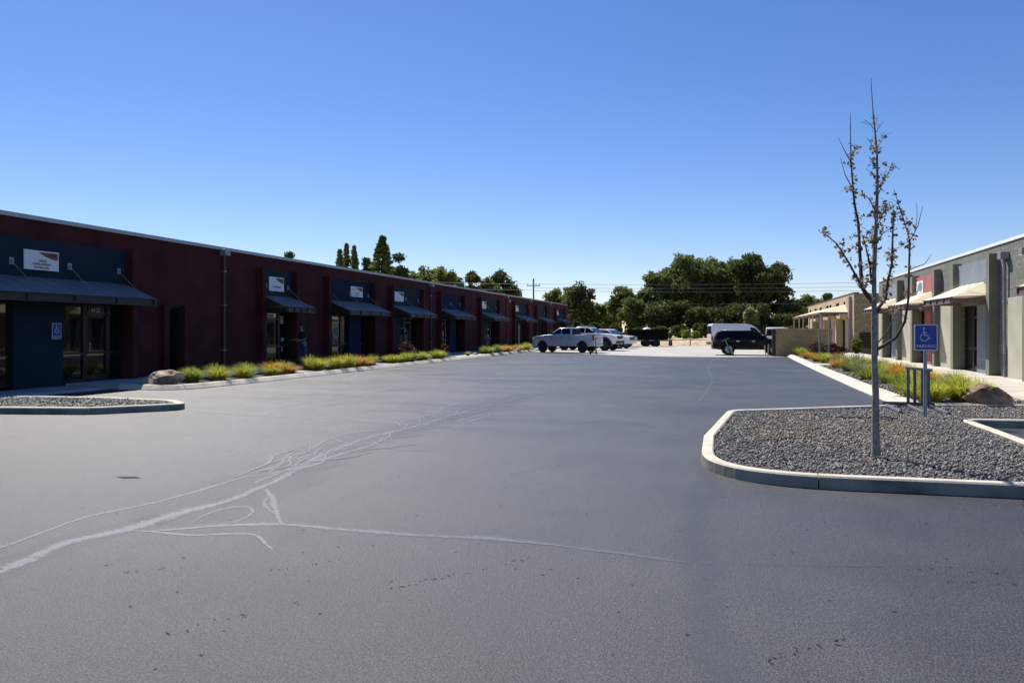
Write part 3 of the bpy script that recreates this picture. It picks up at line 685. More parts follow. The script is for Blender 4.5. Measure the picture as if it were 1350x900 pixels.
for a, b, mp, k in rb:
    for s, dd in ((a - .34, .30), (b, .30)):
        mb = MB(); bx(mb, s, s + .34, .002, dd, 0, 4.28); obj('pilaster', mb, M_FIN, BR, bevel=.012)
    mb = MB(); bx(mb, a + .002, b - .002, .002, .12, 3.34, 4.18); obj('sign_band', mb, mp, BR)
    mb = MB(); bx(mb, a + .002, b - .002, .002, .04, 2.61, 3.338); obj('header', mb, M_FIN, BR)
    awning(BR, bx, pt, a + .03, b - .03, M_AWNC, M_MAUVE, ext=1.3, zw=3.42, zf=2.85, closed=True)
    W_ = b - a
    if k == 'A': segs = [('w', a, a + .44 * W_), ('d', a + .44 * W_, a + .72 * W_), ('g', a + .72 * W_, b)]
    else: segs = [('g', a, a + .3 * W_), ('w', a + .3 * W_, a + .62 * W_), ('d', a + .62 * W_, b)]
    for q, s0, s1 in segs:
        if q == 'g': glazing(BR, bx, s0 + .002, s1 - .002, z1=2.58)
        elif q == 'd': door(BR, bx, pt, s0 + .002, s1 - .002, z1=2.58)
        else:
            mb = MB(); bx(mb, s0 + .002, s1 - .002, -.12, .08, -.01, 2.595); obj('entry_wall', mb, mp, BR)
for a, b in ((25.6, 27.55), (33.16, 35.49), (39.76, 42.54), (46.66, 48.5)):
    mb = MB(); bx(mb, a, b, .002, .10, 0, 2.72); obj('plaster_panel', mb, M_SAGE, BR, bevel=.012)
mb = MB(); bx(mb, 25.2, 25.58, .002, .36, 0, 2.78); obj('pilaster', mb, M_FIN, BR, bevel=.012)
downpipe(BR, bx, pt, 27.85, M_PIPEG, 4.0)
wall_light(BR, bx, 26.2, 4.0, M_PIPEG)
bxr, ptr = bx, pt
t = thing('wall_sign', 'pale torn looking sign with blue grey graphic on the dusty red band', 'sign', (XR, 38.6, 3.4))
mb = MB(); bx(mb, 38.0, 39.2, .122, .15, 3.38, 3.98); obj('board', mb, M_WHITE, t, bevel=.004)
mb = MB().add([pt(39.1, .153, 3.45), pt(38.9, .153, 3.8), pt(38.55, .153, 3.93), pt(38.2, .153, 3.85), pt(38.15, .153, 3.6), pt(38.4, .153, 3.45), pt(38.7, .153, 3.55)], [list(range(7))]); obj('blue_graphic', mb, M_BGREY, t)
mb = MB().add([pt(39.15, .1545, 3.42), pt(39.15, .1545, 3.55), pt(38.95, .1545, 3.5)], [(0, 1, 2)]).add([pt(39.17, .1545, 3.85), pt(39.05, .1545, 3.85), pt(39.1, .1545, 3.75)], [(0, 1, 2)]); obj('corner_mark', mb, M_BLUE, t)

# ------------------------------------------------------------------ tan building farther right
XT = 8.75; bx, pt = kit(XT, -1)
BT = thing('tan_building', 'tan block building with small upper windows and cream canopies on posts', 'building', (XT, 70, 0))
ups = [(59.6, 60.9), (63.6, 64.9), (68.0, 68.9), (69.8, 70.9), (74.6, 75.8), (78.3, 79.7), (83.2, 84.2)]
up_h = [(a, b, 2.95, 3.85) for a, b in ups]
obj('wall', wall_with_holes(bx, 56.6, 86, 4.28, [(59.0, 62.3, 0, 2.5), (66.5, 69.5, 0, 2.5), (75, 78.5, 0, 2.5)]), M_TAN, BT)
mb = MB(); bx(mb, 56.6, 56.9, -18, -.305, -.02, 4.28); bx(mb, 85.7, 86, -18, -.305, -.02, 4.28); bx(mb, 56.9, 85.7, -18, -17.7, -.02, 4.28); obj('end_wall', mb, M_TANX, BT)
mb = MB(); bx(mb, 56.95, 85.65, -17.6, -.32, 3.9, 4.0); obj('roof', mb, M_ROOF, BT)
mb = MB(); bx(mb, 56.56, 86.04, -.34, .04, 4.282, 4.36); obj('coping', mb, mat('dark_coping', (.09, .09, .09), .5), BT)
mb = MB(); bx(mb, 57.0, 85.6, -4, -3.9, 0, 3.8); obj('interior', mb, M_INT, BT)
for a, b in ups:
    mb = MB(); f = .06
    bx(mb, a, b, .002, .05, 2.95, 2.95 + f); bx(mb, a, b, .002, .05, 3.85 - f, 3.85); bx(mb, a, a + f, .002, .05, 2.95 + f, 3.85 - f); bx(mb, b - f, b, .002, .05, 2.95 + f, 3.85 - f)
    w_ = obj('window', mb, M_FRAME, BT); mb = MB(); bx(mb, a + f, b - f, .004, .014, 2.95 + f, 3.85 - f); obj('pane', mb, M_GLASS, w_)
for a, b in ((59.0, 62.3), (66.5, 69.5), (75, 78.5)):
    W_ = b - a
    mb = MB(); bx(mb, a - 1.6, a - .05, .002, .22, 0, 4.1 if a < 60 else 2.6); obj('pilaster', mb, M_MVP if a < 60 else M_TANP, BT, bevel=.01)
    mb = MB(); bx(mb, b + .05, b + .5, .002, .4, 0, 2.6); obj('pilaster', mb, M_TANP, BT, bevel=.01)
    glazing(BT, bx, a, a + .35 * W_, z1=2.48); door(BT, bx, pt, a + .35 * W_, a + .62 * W_, z1=2.48); glazing(BT, bx, a + .62 * W_, b, z1=2.48)
    c0, c1 = a - 1.2, b + .9
    mb = MB(); zr = 3.0
    mb.add([pt(c0 + 1.3, .05, zr + .62), pt(c1 - 1.3, .05, zr + .62), pt(c1, 2.1, zr), pt(c0, 2.1, zr), pt(c0, .05, zr), pt(c1, .05, zr)], [(0, 1, 2, 3), (0, 3, 4), (1, 5, 2), (4, 3, 2, 5), (0, 4, 5, 1)])
    cn = obj('canopy', mb, M_AWNC, BT)
    mb = MB(); bx(mb, c0, c1, 2.0, 2.12, zr - .13, zr - .003); bx(mb, c0, c0 + .1, .05, 1.99, zr - .13, zr - .003); bx(mb, c1 - .1, c1, .05, 1.99, zr - .13, zr - .003); obj('fascia_beam', mb, M_MAUVE, cn)
    for s in (c0 + .1, c1 - .1):
        mb = MB(); bx(mb, s - .04, s + .04, 1.98, 2.06, 0, zr - .135); obj('canopy_post', mb, M_TANP, BT)
# low utility louvre on the tan end wall
mb = MB()
for i in range(8): mb.box(9.1, 9.9, 56.54, 56.59, .45 + i * .14, .55 + i * .14)
obj('louvre', mb, M_FRAME, BT)

# block screen wall in front of the tan building
SW = thing('screen_wall', 'tan concrete block screen wall at the end of the right planting bed', 'wall', (5.6, 50.95, 0))
obj('block_wall', MB().box(3.2, 6.6, 50.85, 51.1, -.02, 1.74), M_TANX, SW)
obj('wall_cap', MB().box(3.195, 6.63, 50.82, 51.13, 1.742, 1.80), M_TANP, SW, bevel=.008)
obj('end_post', MB().box(2.98, 3.19, 50.84, 51.12, -.02, 1.78), mat('dark_brown_post', (.05, .035, .025), .8), SW, bevel=.01)
for i, (x, y, l, a) in enumerate(((2.72, 50.9, .78, .06), (2.60, 51.0, .70, -.12))):
    tag(obj('timber_stake', MB().prism([(x - .035, y - .03), (x + .035, y - .03), (x + .035, y + .03), (x - .035, y + .03)], 'z', 0, l, lambda X, Y, Z: (X + a * Z, Y, Z)), mat('pale_timber', (.5, .42, .3), .8), org=(x, y, 0)),
        ('upright pale timber stake touching the screen wall end', 'leaning pale timber stake by the black car wheel')[i], 'stake')

# ------------------------------------------------------------------ foliage
def leafcloud(C, rad, per, size, aspect=.6, flat=0., rng=RNG):
    """C: clump centres (n,3); per leaves each, normal spread rad; diamond leaves randomly turned"""
    C = np.asarray(C, float); n = len(C) * per
    r = np.repeat(np.broadcast_to(np.asarray(rad, float), (len(C),)), per)
    d = rng.normal(size=(n, 3)); d /= np.linalg.norm(d, axis=1)[:, None]; d *= (rng.uniform(0, 1, n) ** .45 * r)[:, None]; d[:, 2] *= .75
    c = np.repeat(C, per, 0) + d
    a = rng.normal(size=(n, 3)); a[:, 2] *= (1 - flat); a /= np.linalg.norm(a, axis=1)[:, None]
    b = rng.normal(size=(n, 3)); b -= a * (a * b).sum(1)[:, None]; b /= np.linalg.norm(b, axis=1)[:, None]
    s = size * rng.uniform(.6, 1.35, n)[:, None]
    V = np.stack([c - a * s, c - a * s * .1 + b * s * aspect, c + a * s, c + a * s * .15 - b * s * aspect], 1).reshape(-1, 3)
    return V, np.arange(n * 4).reshape(-1, 4)
def fol(name, c, c2, tr=.35, isl=.4): return mat(name, c, .65, scale=.5, col2=c2, island=isl, transl=tr, spec=.25)
F_DARK = fol('dark_foliage', (.070, .092, .026), (.115, .135, .038), .42)
F_MID = fol('mid_foliage', (.12, .16, .038), (.19, .23, .055), .5)
F_OLIVE = fol('olive_foliage', (.115, .150, .040), (.17, .205, .062), .5)
F_LIGHT = fol('light_foliage', (.10, .14, .030), (.17, .20, .05), .45)
F_PALE = fol('pale_foliage', (.26, .28, .12), (.36, .37, .17), .55)
F_PINE = fol('pine_foliage', (.062, .09, .038), (.10, .135, .052), .38)
F_LIME = fol('lime_foliage', (.22, .34, .05), (.34, .44, .09), .5)
CA, SA = math.cos(YAW), math.sin(YAW)
def at(u, zc):
    """world x, y of something seen in direction u at depth zc"""
    xc = (u - 675) / 975 * zc; return xc * CA - zc * SA, xc * SA + zc * CA
def tree(name, u, top, hw, zc, m, label, kind='round', bare=.12, dens=1., base=0., leaf=.2, group='trees beyond the buildings', trunk=True):
    x, y = at(u, zc); H = 1.65 + (436 - top) * zc / 975; Wd = hw * zc / 975
    rg = np.random.default_rng(abs(hash((u, top))) % 99999 if False else int(u * 31 + top * 7))
    t = thing(name, label, 'tree', (x, y, base), group)
    zb = base + bare * (H - base)
    C = []
    if kind == 'round':
        nl = max(8, int(13 * dens)); lobes = []
        for i in range(nl):
            a = rg.uniform(0, 6.28); rr_ = Wd * rg.uniform(.25, .82); z = zb + (H - zb) * rg.uniform(.28, .88); s = Wd * rg.uniform(.22, .42)
            s = min(s, (H - z) * .9 + .3); lobes.append((x + rr_ * math.cos(a), y + rr_ * math.sin(a), z, s))
        lobes.append((x, y, H - Wd * .42, Wd * .42)); lobes.append((x, y, zb + (H - zb) * .56, min(Wd * .85, (H - zb) * .44)))
        for lx, ly, lz, s in lobes:
            n = int(20 * dens * (s / 1.5) ** 1.6) + 8
            d = rg.normal(size=(n, 3)); d /= np.linalg.norm(d, axis=1)[:, None]; d *= (rg.uniform(.35, 1.0, n) * s)[:, None]; C.append(np.array([lx, ly, lz]) + d * np.array([1, 1, .85]))
        rad = .55
    elif kind == 'spire':
        n = int(150 * dens); tt = rg.uniform(0, 1, n) ** .6; z = zb + (H - zb) * tt; wv = Wd * np.minimum(1, (1 - tt) * (4.5 if dens < 2 else 2.4) + .03) * np.minimum(1, .5 + tt * 3)
        a = rg.uniform(0, 6.28, n); q = np.sqrt(rg.uniform(0, 1, n)) * wv; C.append(np.stack([x + q * np.cos(a), y + q * np.sin(a), z], 1)); rad = .26 if dens < 2 else .38
    else:                                                       # layered conifer
        n = int(260 * dens); tt = rg.uniform(0, 1, n) ** .7; z = zb + (H - zb) * tt; lay = .72 + .28 * np.sin(tt * 34 + rg.uniform(0, 1, n)); wv = Wd * (1 - tt) ** .75 * lay + .15
        a = rg.uniform(0, 6.28, n); q = rg.uniform(.2, 1, n) * wv; C.append(np.stack([x + q * np.cos(a), y + q * np.sin(a), z - q * .12], 1)); rad = .5
    C = np.concatenate(C)
    if kind == 'round':
        pk = rg.uniform(0, 1, len(C)) < .12; C[pk] = np.array([x, y, (zb + H) / 2]) + (C[pk] - np.array([x, y, (zb + H) / 2])) * rg.uniform(1.03, 1.15, (pk.sum(), 1))
    C = C[C[:, 2] < H - .2]; C[:, 2] = np.maximum(C[:, 2], base + .25)
    V, F = leafcloud(C, rad * rg.uniform(.7, 1.4, len(C)), int(26 * (.2 / leaf) ** 1.2), leaf, rng=rg)
    npmesh('crown', V, F, m, t, (x, y, base))
    if trunk:
        mb = MB(); r0 = .08 + H * .018
        top_ = Vector((x, y, base + (H - base) * (.8 if kind == 'round' else .96)))
        mb.tube([(x, y, base - .1), (x + .05, y, base + (H - base) * .3), top_], [r0, r0 * .7, .04], 8)
        if kind == 'round':
            for i in range(6):
                a = i * 1.1 + rg.uniform(0, 1); z = base + (H - base) * rg.uniform(.25, .55)
                mb.tube([(x, y, z), (x + Wd * .35 * math.cos(a), y + Wd * .35 * math.sin(a), z + Wd * .4), (x + Wd * .7 * math.cos(a), y + Wd * .7 * math.sin(a), z + Wd * .75)], [r0 * .45, r0 * .28, .03], 6)
        obj('trunk', mb, M_BARK, t, smooth=True)
    return t
# behind the burgundy building
tree('broadleaf_tree', 381, 331, 13, 110, F_OLIVE, 'small olive tree top just showing over the burgundy roof', leaf=.22)
for i, (u, tp) in enumerate(((448, 328), (457, 320), (467, 323))):
    tree('poplar_tree', u, tp, 5.5, 118 + i * 2, F_PALE, ('left one of three thin pale poplars over the burgundy roof', 'middle and tallest of three thin pale poplars', 'right one of three thin pale poplars over the burgundy roof')[i], 'spire', dens=1.9, leaf=.14)
tree('conifer_tree', 504, 311, 19, 112, F_MID, 'tallest pointed evergreen behind the burgundy building', 'spire', dens=3.2, leaf=.18)
tree('pine_tree', 484, 340, 17, 116, F_PINE, 'dark ragged pine left of the tallest pointed evergreen', dens=1.6)
tree('pine_tree', 526, 333, 15, 118, F_PINE, 'dark pine right of the tallest pointed evergreen', dens=1.6)
tree('broadleaf_tree', 580, 354, 22, 122, F_MID, 'mid green tree on the right shoulder of the wide light green one', dens=1.4)
tree('broadleaf_tree', 560, 347, 38, 125, F_MID, 'wide light green tree right of the dark pines behind the roof', dens=1.3, leaf=.22)
tree('broadleaf_tree', 594, 358, 18, 130, F_LIGHT, 'low yellowish tree between the wide green tree and dark grove', leaf=.22)
tree('broadleaf_tree', 624, 357, 22, 125, F_DARK, 'left dark round tree of the grove behind the roof', dens=1.4)
tree('broadleaf_tree', 643, 364, 20, 122, F_OLIVE, 'olive tree between the two dark trees of the grove', dens=1.2)
tree('broadleaf_tree', 660, 355, 22, 126, F_DARK, 'right dark round tree of the grove behind the roof', dens=1.5)
tree('broadleaf_tree', 684, 385, 7, 140, F_MID, 'tiny tree top left of the utility pole', leaf=.24)
# beyond the end of the lot
far = [('broadleaf_tree', 732, 380, 14, 108, F_LIGHT, 'light green tree at the end of the burgundy building', 1.2),
 ('broadleaf_tree', 750, 378, 14, 112, F_MID, 'green tree with notched top behind the silver pickup', 1.2),
 ('pine_tree', 764, 372, 22, 100, F_DARK, 'dark spreading tree with a leaning top behind the pickups', 1.5),
 ('broadleaf_tree', 782, 398, 20, 104, F_MID, 'low green tree right of the dark spreading tree', 1.4),
 ('broadleaf_tree', 800, 412, 20, 108, F_OLIVE, 'low olive tree under the gap of sky above the trucks', 1.3),
 ('broadleaf_tree', 818, 377, 17, 102, F_MID, 'slender green tree right of the gap of sky', 1.3),
 ('broadleaf_tree', 838, 392, 20, 98, F_OLIVE, 'olive tree behind the black trailer', 1.5),
 ('broadleaf_tree', 850, 380, 24, 101, F_OLIVE, 'olive tree sloping down left of the big grove', 1.5),
 ('broadleaf_tree', 930, 339, 30, 112, F_OLIVE, 'olive tree filling behind the left crown of the big grove', 1.8),
 ('broadleaf_tree', 968, 338, 28, 111, F_MID, 'green tree filling behind the right crown of the big grove', 1.8),
 ('broadleaf_tree', 868, 358, 26, 104, F_OLIVE, 'tall olive tree on the left shoulder of the big grove', 1.7),
 ('broadleaf_tree', 908, 334, 38, 106, F_OLIVE, 'tall olive tree forming the left crown of the big grove', 2.0),
 ('broadleaf_tree', 948, 342, 34, 108, F_OLIVE, 'tall olive tree in the middle of the big grove', 1.9),
 ('broadleaf_tree', 990, 333, 33, 104, F_DARK, 'tall dark tree forming the right crown of the big grove', 2.0),
 ('broadleaf_tree', 1026, 345, 22, 106, F_DARK, 'dark tree with loose edge at right of the big grove', 1.6),
 ('broadleaf_tree', 1046, 395, 18, 100, F_DARK, 'low dark tree on the right foot of the big grove', 1.4),
 ('broadleaf_tree', 1066, 388, 14, 116, F_MID, 'green tree between the big grove and the tan building', 1.2),
 ('broadleaf_tree', 1086, 392, 14, 130, F_LIGHT, 'pale green tree behind the tan building roof', 1.),
 ('broadleaf_tree', 880, 398, 30, 96, F_DARK, 'low dark tree under the left crown of the big grove', 1.6),
 ('broadleaf_tree', 930, 405, 34, 95, F_DARK, 'low dark tree behind the lime shrubs', 1.7),
 ('broadleaf_tree', 985, 400, 34, 95, F_DARK, 'low dark tree behind the white van', 1.7),
 ('broadleaf_tree', 1030, 415, 26, 94, F_DARK, 'low dark tree behind the tan screen wall', 1.4)]
for nm, u, tp, hw, zc, m, lab, dn in far: tree(nm, u, tp, hw, zc, m, lab, 'round', .06, dn, .7 if u > 790 else 0, .19)
tree('pine_tree', 1091, 386, 9, 120, F_PINE, 'small dark pine poking above the tan roof', 'conifer', dens=.8)
tree('ivy_tree', 990, 405, 9, 92, F_PALE, 'pale ivy covered trunk standing in the big grove', 'spire', dens=1.8, base=.7, leaf=.16)
def shrub(name, u, tp, hw, zc, m, label, base=.7, cat='shrub', group=None, xy=None, H=None, Wd=None, leaf=.12, n=26):
    if xy is None: x, y = at(u, zc); H = 1.65 + (436 - tp) * zc / 975; Wd = hw * zc / 975
    else: x, y = xy
    rg = np.random.default_rng(int(x * 100) % 9973 + int(y * 10)); d = rg.normal(size=(n, 3)); d /= np.linalg.norm(d, axis=1)[:, None]; d *= rg.uniform(.5, .85, n)[:, None]
    C = np.array([x, y, (base + H) / 2 + .03]) + d * np.array([Wd, Wd, (H - base) / 2])
    V, F = leafcloud(C, min(Wd, H - base) * .32, 70, leaf, rng=rg); V[:, 2] = np.maximum(V[:, 2], base)
    t = thing(name, label, cat, (x, y, base), group); npmesh('foliage', V, F, m, t, (x, y, base))
    mb = MB()
    for i in range(5):
        a = i * 1.3; mb.tube([(x, y, base - .05), (x + Wd * .3 * math.cos(a), y + Wd * .3 * math.sin(a), base + (H - base) * .6)], [.025, .01], 5)
    obj('stem', mb, M_TWIG, t); return t
shrub('lime_shrub', 904, 435, 6, 84.5, F_LIME, 'bright lime shrub on the bank, left of the pair')
shrub('lime_shrub', 917, 437, 6.5, 84.5, F_LIME, 'bright lime shrub on the bank beside the white van')
shrub('bank_shrub', 883, 438, 4, 84.5, F_MID, 'small green shrub on the bank behind the trailer end')
for i, (u, tp, hw) in enumerate(((760, 420, 9), (784, 424, 10), (812, 426, 9), (845, 432, 12), (870, 430, 12), (897, 428, 12), (925, 426, 12), (955, 425, 14), (1000, 428, 14), (1040, 430, 13), (1062, 432, 12))):
    shrub('hedge_shrub', u, tp, hw, 91, F_DARK, ['dark underbrush clump below the dark spreading tree', 'dark underbrush clump below the low green tree', 'dark underbrush clump above the white trucks', 'dark underbrush clump left behind the black trailer', 'dark underbrush clump right behind the black trailer', 'dark underbrush clump behind the left lime shrub', 'dark underbrush clump behind the right lime shrub', 'dark underbrush clump above the white van rear', 'dark underbrush clump above the white van cab', 'dark underbrush clump over the middle of the screen wall', 'dark underbrush clump over the right of the screen wall'][i],
          group='dark underbrush under the far trees', leaf=.2, n=40, base=.75 if u > 800 else 0)

# grass clumps
def clump(name, n, h, sp, m, seed):
    rg = np.random.default_rng(seed); K = 4
    a = rg.uniform(0, 6.283, n); out = rg.uniform(.05, 1, n) ** .7 * sp; hh = h * rg.uniform(.5, 1.25, n); r0 = rg.uniform(0, sp * .28, n); wv = rg.uniform(.009, .019, n)
    V = np.zeros((n, K, 2, 3))
    for k in range(K):
        t = k / (K - 1); rr_ = r0 + out * t ** 1.5; z = hh * (t - .35 * t ** 3 * (out / sp)); wk = wv * (1 - .85 * t)
        cx, cy = rr_ * np.cos(a), rr_ * np.sin(a)
        for s, q in ((0, -1), (1, 1)):
            V[:, k, s] = np.stack([cx - q * wk * np.sin(a), cy + q * wk * np.cos(a), z], 1)
    F = []; b = np.arange(n)[:, None] * K * 2
    for k in range(K - 1): F.append(np.concatenate([b + 2 * k, b + 2 * k + 1, b + 2 * k + 3, b + 2 * k + 2], 1))
    F = np.concatenate(F); me_o = npmesh(name, V.reshape(-1, 3), F, m); return me_o
def gm(name, c, c2, isl=.35): return mat(name, c, .6, scale=4, col2=c2, island=isl, transl=.4, spec=.3)
G_YEL = gm('yellow_green_blades', (.34, .37, .04), (.55, .52, .08)); G_GRN = gm('green_blades', (.20, .27, .035), (.36, .38, .06))
G_ORG = gm('orange_blades', (.50, .24, .035), (.60, .42, .07)); G_SAGE = gm('sage_blades', (.20, .24, .10), (.32, .34, .14))
proto = {}
for key, m, h in (('y', G_YEL, .50), ('g', G_GRN, .50), ('o', G_ORG, .48), ('s', G_SAGE, .62)):
    proto[key] = []
    for q in range(3):
        o = clump('grass_clump', 440, h * 1.08, .50, m, ord(key) + q * 17); proto[key].append(o.data); bpy.data.objects.remove(o)
ORD = 'first second third fourth fifth sixth seventh eighth ninth tenth eleventh twelfth thirteenth fourteenth fifteenth sixteenth seventeenth eighteenth nineteenth twentieth'.split()
def plant(x, y, key, sc, label, group, z=.1):
    o = bpy.data.objects.new('grass_clump', random.choice(proto[key])); COL.objects.link(o); o.location = (x, y, z)
    o.rotation_euler = (random.uniform(-.08, .08), random.uniform(-.08, .08), random.uniform(0, 6.28)); zs = .74 if x > 0 else .86; o.scale = (sc * random.uniform(.9, 1.12), sc * random.uniform(.9, 1.12), zs * sc * random.uniform(.8, 1.15))
    return tag(o, label, 'grass clump', group)
CN = {'y': 'yellow green', 'g': 'deep green', 'o': 'orange tinged', 's': 'sage green'}
def row(items, where, group):
    cnt = {}
    for x, y, k, sc in items:
        i = cnt.get(k, 0); cnt[k] = i + 1
        plant(x, y, k, sc, f'{ORD[i]} {CN[k]} grass clump {where}', group)
GL = 'grass clumps along the left kerb'
row([(-15.2, 18.5, 'g', 1.0), (-15.7, 19.0, 'y', 1.0), (-15.0, 19.4, 'y', 1.05), (-15.6, 20.0, 'g', 1.0), (-14.9, 20.5, 'y', .95), (-15.3, 21.2, 'g', 1.05)], 'counted from the left boulder', GL)
row([(-15.9, 21.9, 'g', .95), (-15.0, 22.2, 'y', .95), (-15.4, 22.8, 'o', 1.05), (-14.95, 23.3, 'o', .9), (-15.5, 23.6, 'y', .95)], 'in the bed patch before the first crossing walk', GL)
row([(-15.1, 25.4, 'y', 1.15), (-15.8, 25.9, 'y', 1.1), (-15.0, 26.5, 'y', 1.15), (-15.6, 27.0, 'g', 1.1), (-15.0, 27.6, 'y', 1.1), (-15.7, 28.2, 'o', 1.1), (-15.1, 28.8, 'o', 1.1), (-15.7, 29.5, 'o', 1.05), (-15.2, 30.2, 'y', 1.0)], 'between the first and second crossing walks', GL)
row([(-15.1, 32.1, 'y', 1.1), (-15.7, 32.8, 'y', 1.0), (-15.1, 33.5, 'y', 1.1), (-15.2, 34.5, 'g', 1.0), (-15.0, 35.6, 'y', 1.05), (-15.6, 36.6, 'y', 1.15), (-15.1, 37.6, 'y', 1.1), (-15.2, 38.6, 'y', 1.0)], 'beside the brown shrub on the left', GL)
plant(-15.1, 42.8, 'y', .6, 'lone small yellow green clump on the wide crossing walk', GL, .13)
row([(-15.1, 46.8, 'g', 1.3), (-15.7, 47.8, 'g', 1.3), (-15.1, 48.8, 'g', 1.3), (-15.5, 50.0, 'o', 1.3), (-15.1, 51.2, 'o', 1.2), (-15.6, 52.6, 'o', 1.3), (-15.2, 54.0, 'o', 1.25), (-15.4, 55.4, 'y', 1.25), (-15.1, 56.8, 'y', 1.2), (-15.5, 58.2, 'y', 1.2)], 'past the wide crossing walk towards the pickup', GL)
row([(-15.25, 19.9, 'y', .85), (-15.7, 23.2, 'o', .85), (-15.3, 27.2, 'y', .9), (-15.0, 29.4, 'o', .85), (-15.0, 32.8, 'g', .8), (-15.3, 36.1, 'y', .9)], 'squeezed in along the left kerb edge', GL)
F_BARB = fol('barberry_foliage', (.065, .028, .022), (.11, .055, .035), .2, .4)
shrub('barberry_shrub', 0, 0, 0, 0, F_BARB, 'round brown shrub behind yellow clumps at the left kerb', .1, xy=(-15.85, 35.4), H=1.0, Wd=.72, leaf=.05)
shrub('barberry_shrub', 0, 0, 0, 0, F_BARB, 'smaller brown shrub at the end of the yellow clumps', .1, xy=(-15.5, 39.6), H=.85, Wd=.5, leaf=.05)
shrub('barberry_shrub', 0, 0, 0, 0, F_BARB, 'left brown mound shrub in front of the screen wall', .1, xy=(5.35, 45.2), H=.95, Wd=.85, leaf=.06)
shrub('barberry_shrub', 0, 0, 0, 0, F_BARB, 'right brown mound shrub in front of the screen wall', .1, xy=(6.05, 45.4), H=.9, Wd=.6, leaf=.06)
shrub('wall_shrub', 0, 0, 0, 0, F_MID, 'green shrub in the gap between grey and tan buildings', .0, xy=(8.55, 54.0), H=1.15, Wd=.42, leaf=.09)
GR = 'grass clumps in the right planting bed'
row([(4.3, 17.75, 'y', 1.2), (4.95, 18.1, 'y', 1.25), (5.3, 18.9, 'y', 1.15), (4.2, 18.9, 'y', 1.15), (4.75, 19.6, 'g', 1.2), (5.7, 19.5, 'y', 1.1), (5.3, 20.6, 'y', 1.15), (4.35, 20.7, 'g', 1.15)], 'behind the bike rack', GR)
row([(5.75, 21.6, 'y', 1.15), (4.7, 22.2, 'y', 1.1), (5.5, 23.0, 'o', 1.1), (4.6, 23.8, 'g', 1.1), (5.8, 24.3, 'y', 1.1), (5.1, 25.0, 'o', 1.2), (4.4, 25.6, 'g', 1.15), (5.7, 26.2, 'y', 1.1), (4.9, 26.8, 'y', 1.15)], 'in the bed stretch behind the bare tree', GR)
row([(5.7, 27.8, 'o', 1.15), (4.6, 28.4, 's', 1.2), (5.3, 29.4, 's', 1.2), (4.5, 30.2, 'g', 1.15), (5.8, 30.8, 'o', 1.1), (5.0, 31.8, 's', 1.25), (4.5, 33.0, 'o', 1.15), (5.6, 33.6, 'y', 1.1), (4.8, 34.6, 's', 1.15)], 'just before the right crossing walk', GR)
row([(4.6, 38.0, 'y', 1.1), (5.4, 38.8, 'o', 1.1), (4.5, 40.2, 'o', 1.1), (5.6, 41.0, 'o', 1.2), (4.8, 42.4, 'y', 1.15), (4.5, 44.4, 'o', 1.2), (5.0, 46.4, 'y', 1.2), (4.7, 48.4, 'g', 1.2), (5.9, 48.8, 'o', 1.2), (4.5, 49.8, 'y', 1.2)], 'between right crossing walk and screen wall', GR)

# ------------------------------------------------------------------ boulders
def boulder(x, y, w_, d_, h_, seed, m, label, zb=.08, rz=0):
    rg = random.Random(seed); bm = bmesh.new(); bmesh.ops.create_icosphere(bm, subdivisions=5, radius=1)
    pl = [(Vector((rg.gauss(0, 1), rg.gauss(0, 1), rg.gauss(0, .55) + .2)).normalized(), rg.uniform(.55, .9)) for _ in range(11)]
    for v in bm.verts:
        c = v.co.copy()
        for n_, k in pl:
            q = c.dot(n_)
            if q > k: c -= n_ * (q - k) * .92
        nz = noise.fractal(c * 2.3 + Vector((seed, 0, 0)), 1, 2, 5) * .10 + noise.noise(c * 8) * .03 + abs(noise.noise(c * 4.3)) * -.07
        v.co = c * (1 + nz); v.co.z *= 1 + .35 * noise.noise(Vector((c.x * 1.3 + seed, c.y * 1.3, 0)))
    mb = MB(); lo = min(v.co.z for v in bm.verts); hi = max(v.co.z for v in bm.verts); ca, sa = math.cos(rz), math.sin(rz)
    for v in bm.verts:
        X, Y, Z_ = v.co.x * w_ / 2 / .85, v.co.y * d_ / 2 / .85, (v.co.z - lo) / (hi - lo) * h_ * 1.18 - h_ * .18
        mb.v.append((x + X * ca - Y * sa, y + X * sa + Y * ca, zb + Z_))
    mb.f = [[v.index for v in f.verts] for f in bm.faces]; bm.free()
    return tag(obj('boulder', mb, m, org=(x, y, zb), smooth=True), label, 'boulder')
boulder(5.3, 17.6, .86, .6, .46, 14, M_ROCK, 'reddish brown boulder at the gravel corner right of the bike rack', rz=.3)
boulder(-15.5, 17.7, 1.25, .8, .46, 11, M_ROCKT, 'pale topped boulder at the near end of the left planting bed', rz=.2)
for i, (x, y, s) in enumerate(((-15.2, 44.6, .35), (-15.0, 53.3, .5), (-15.2, 58.9, .45))):
    boulder(x, y, s, s * .8, s * .5, 20 + i, M_WALK, ('small pale stone on the wide crossing walk', 'small pale stone between orange clumps', 'small pale stone by the pickup nose')[i], .1)

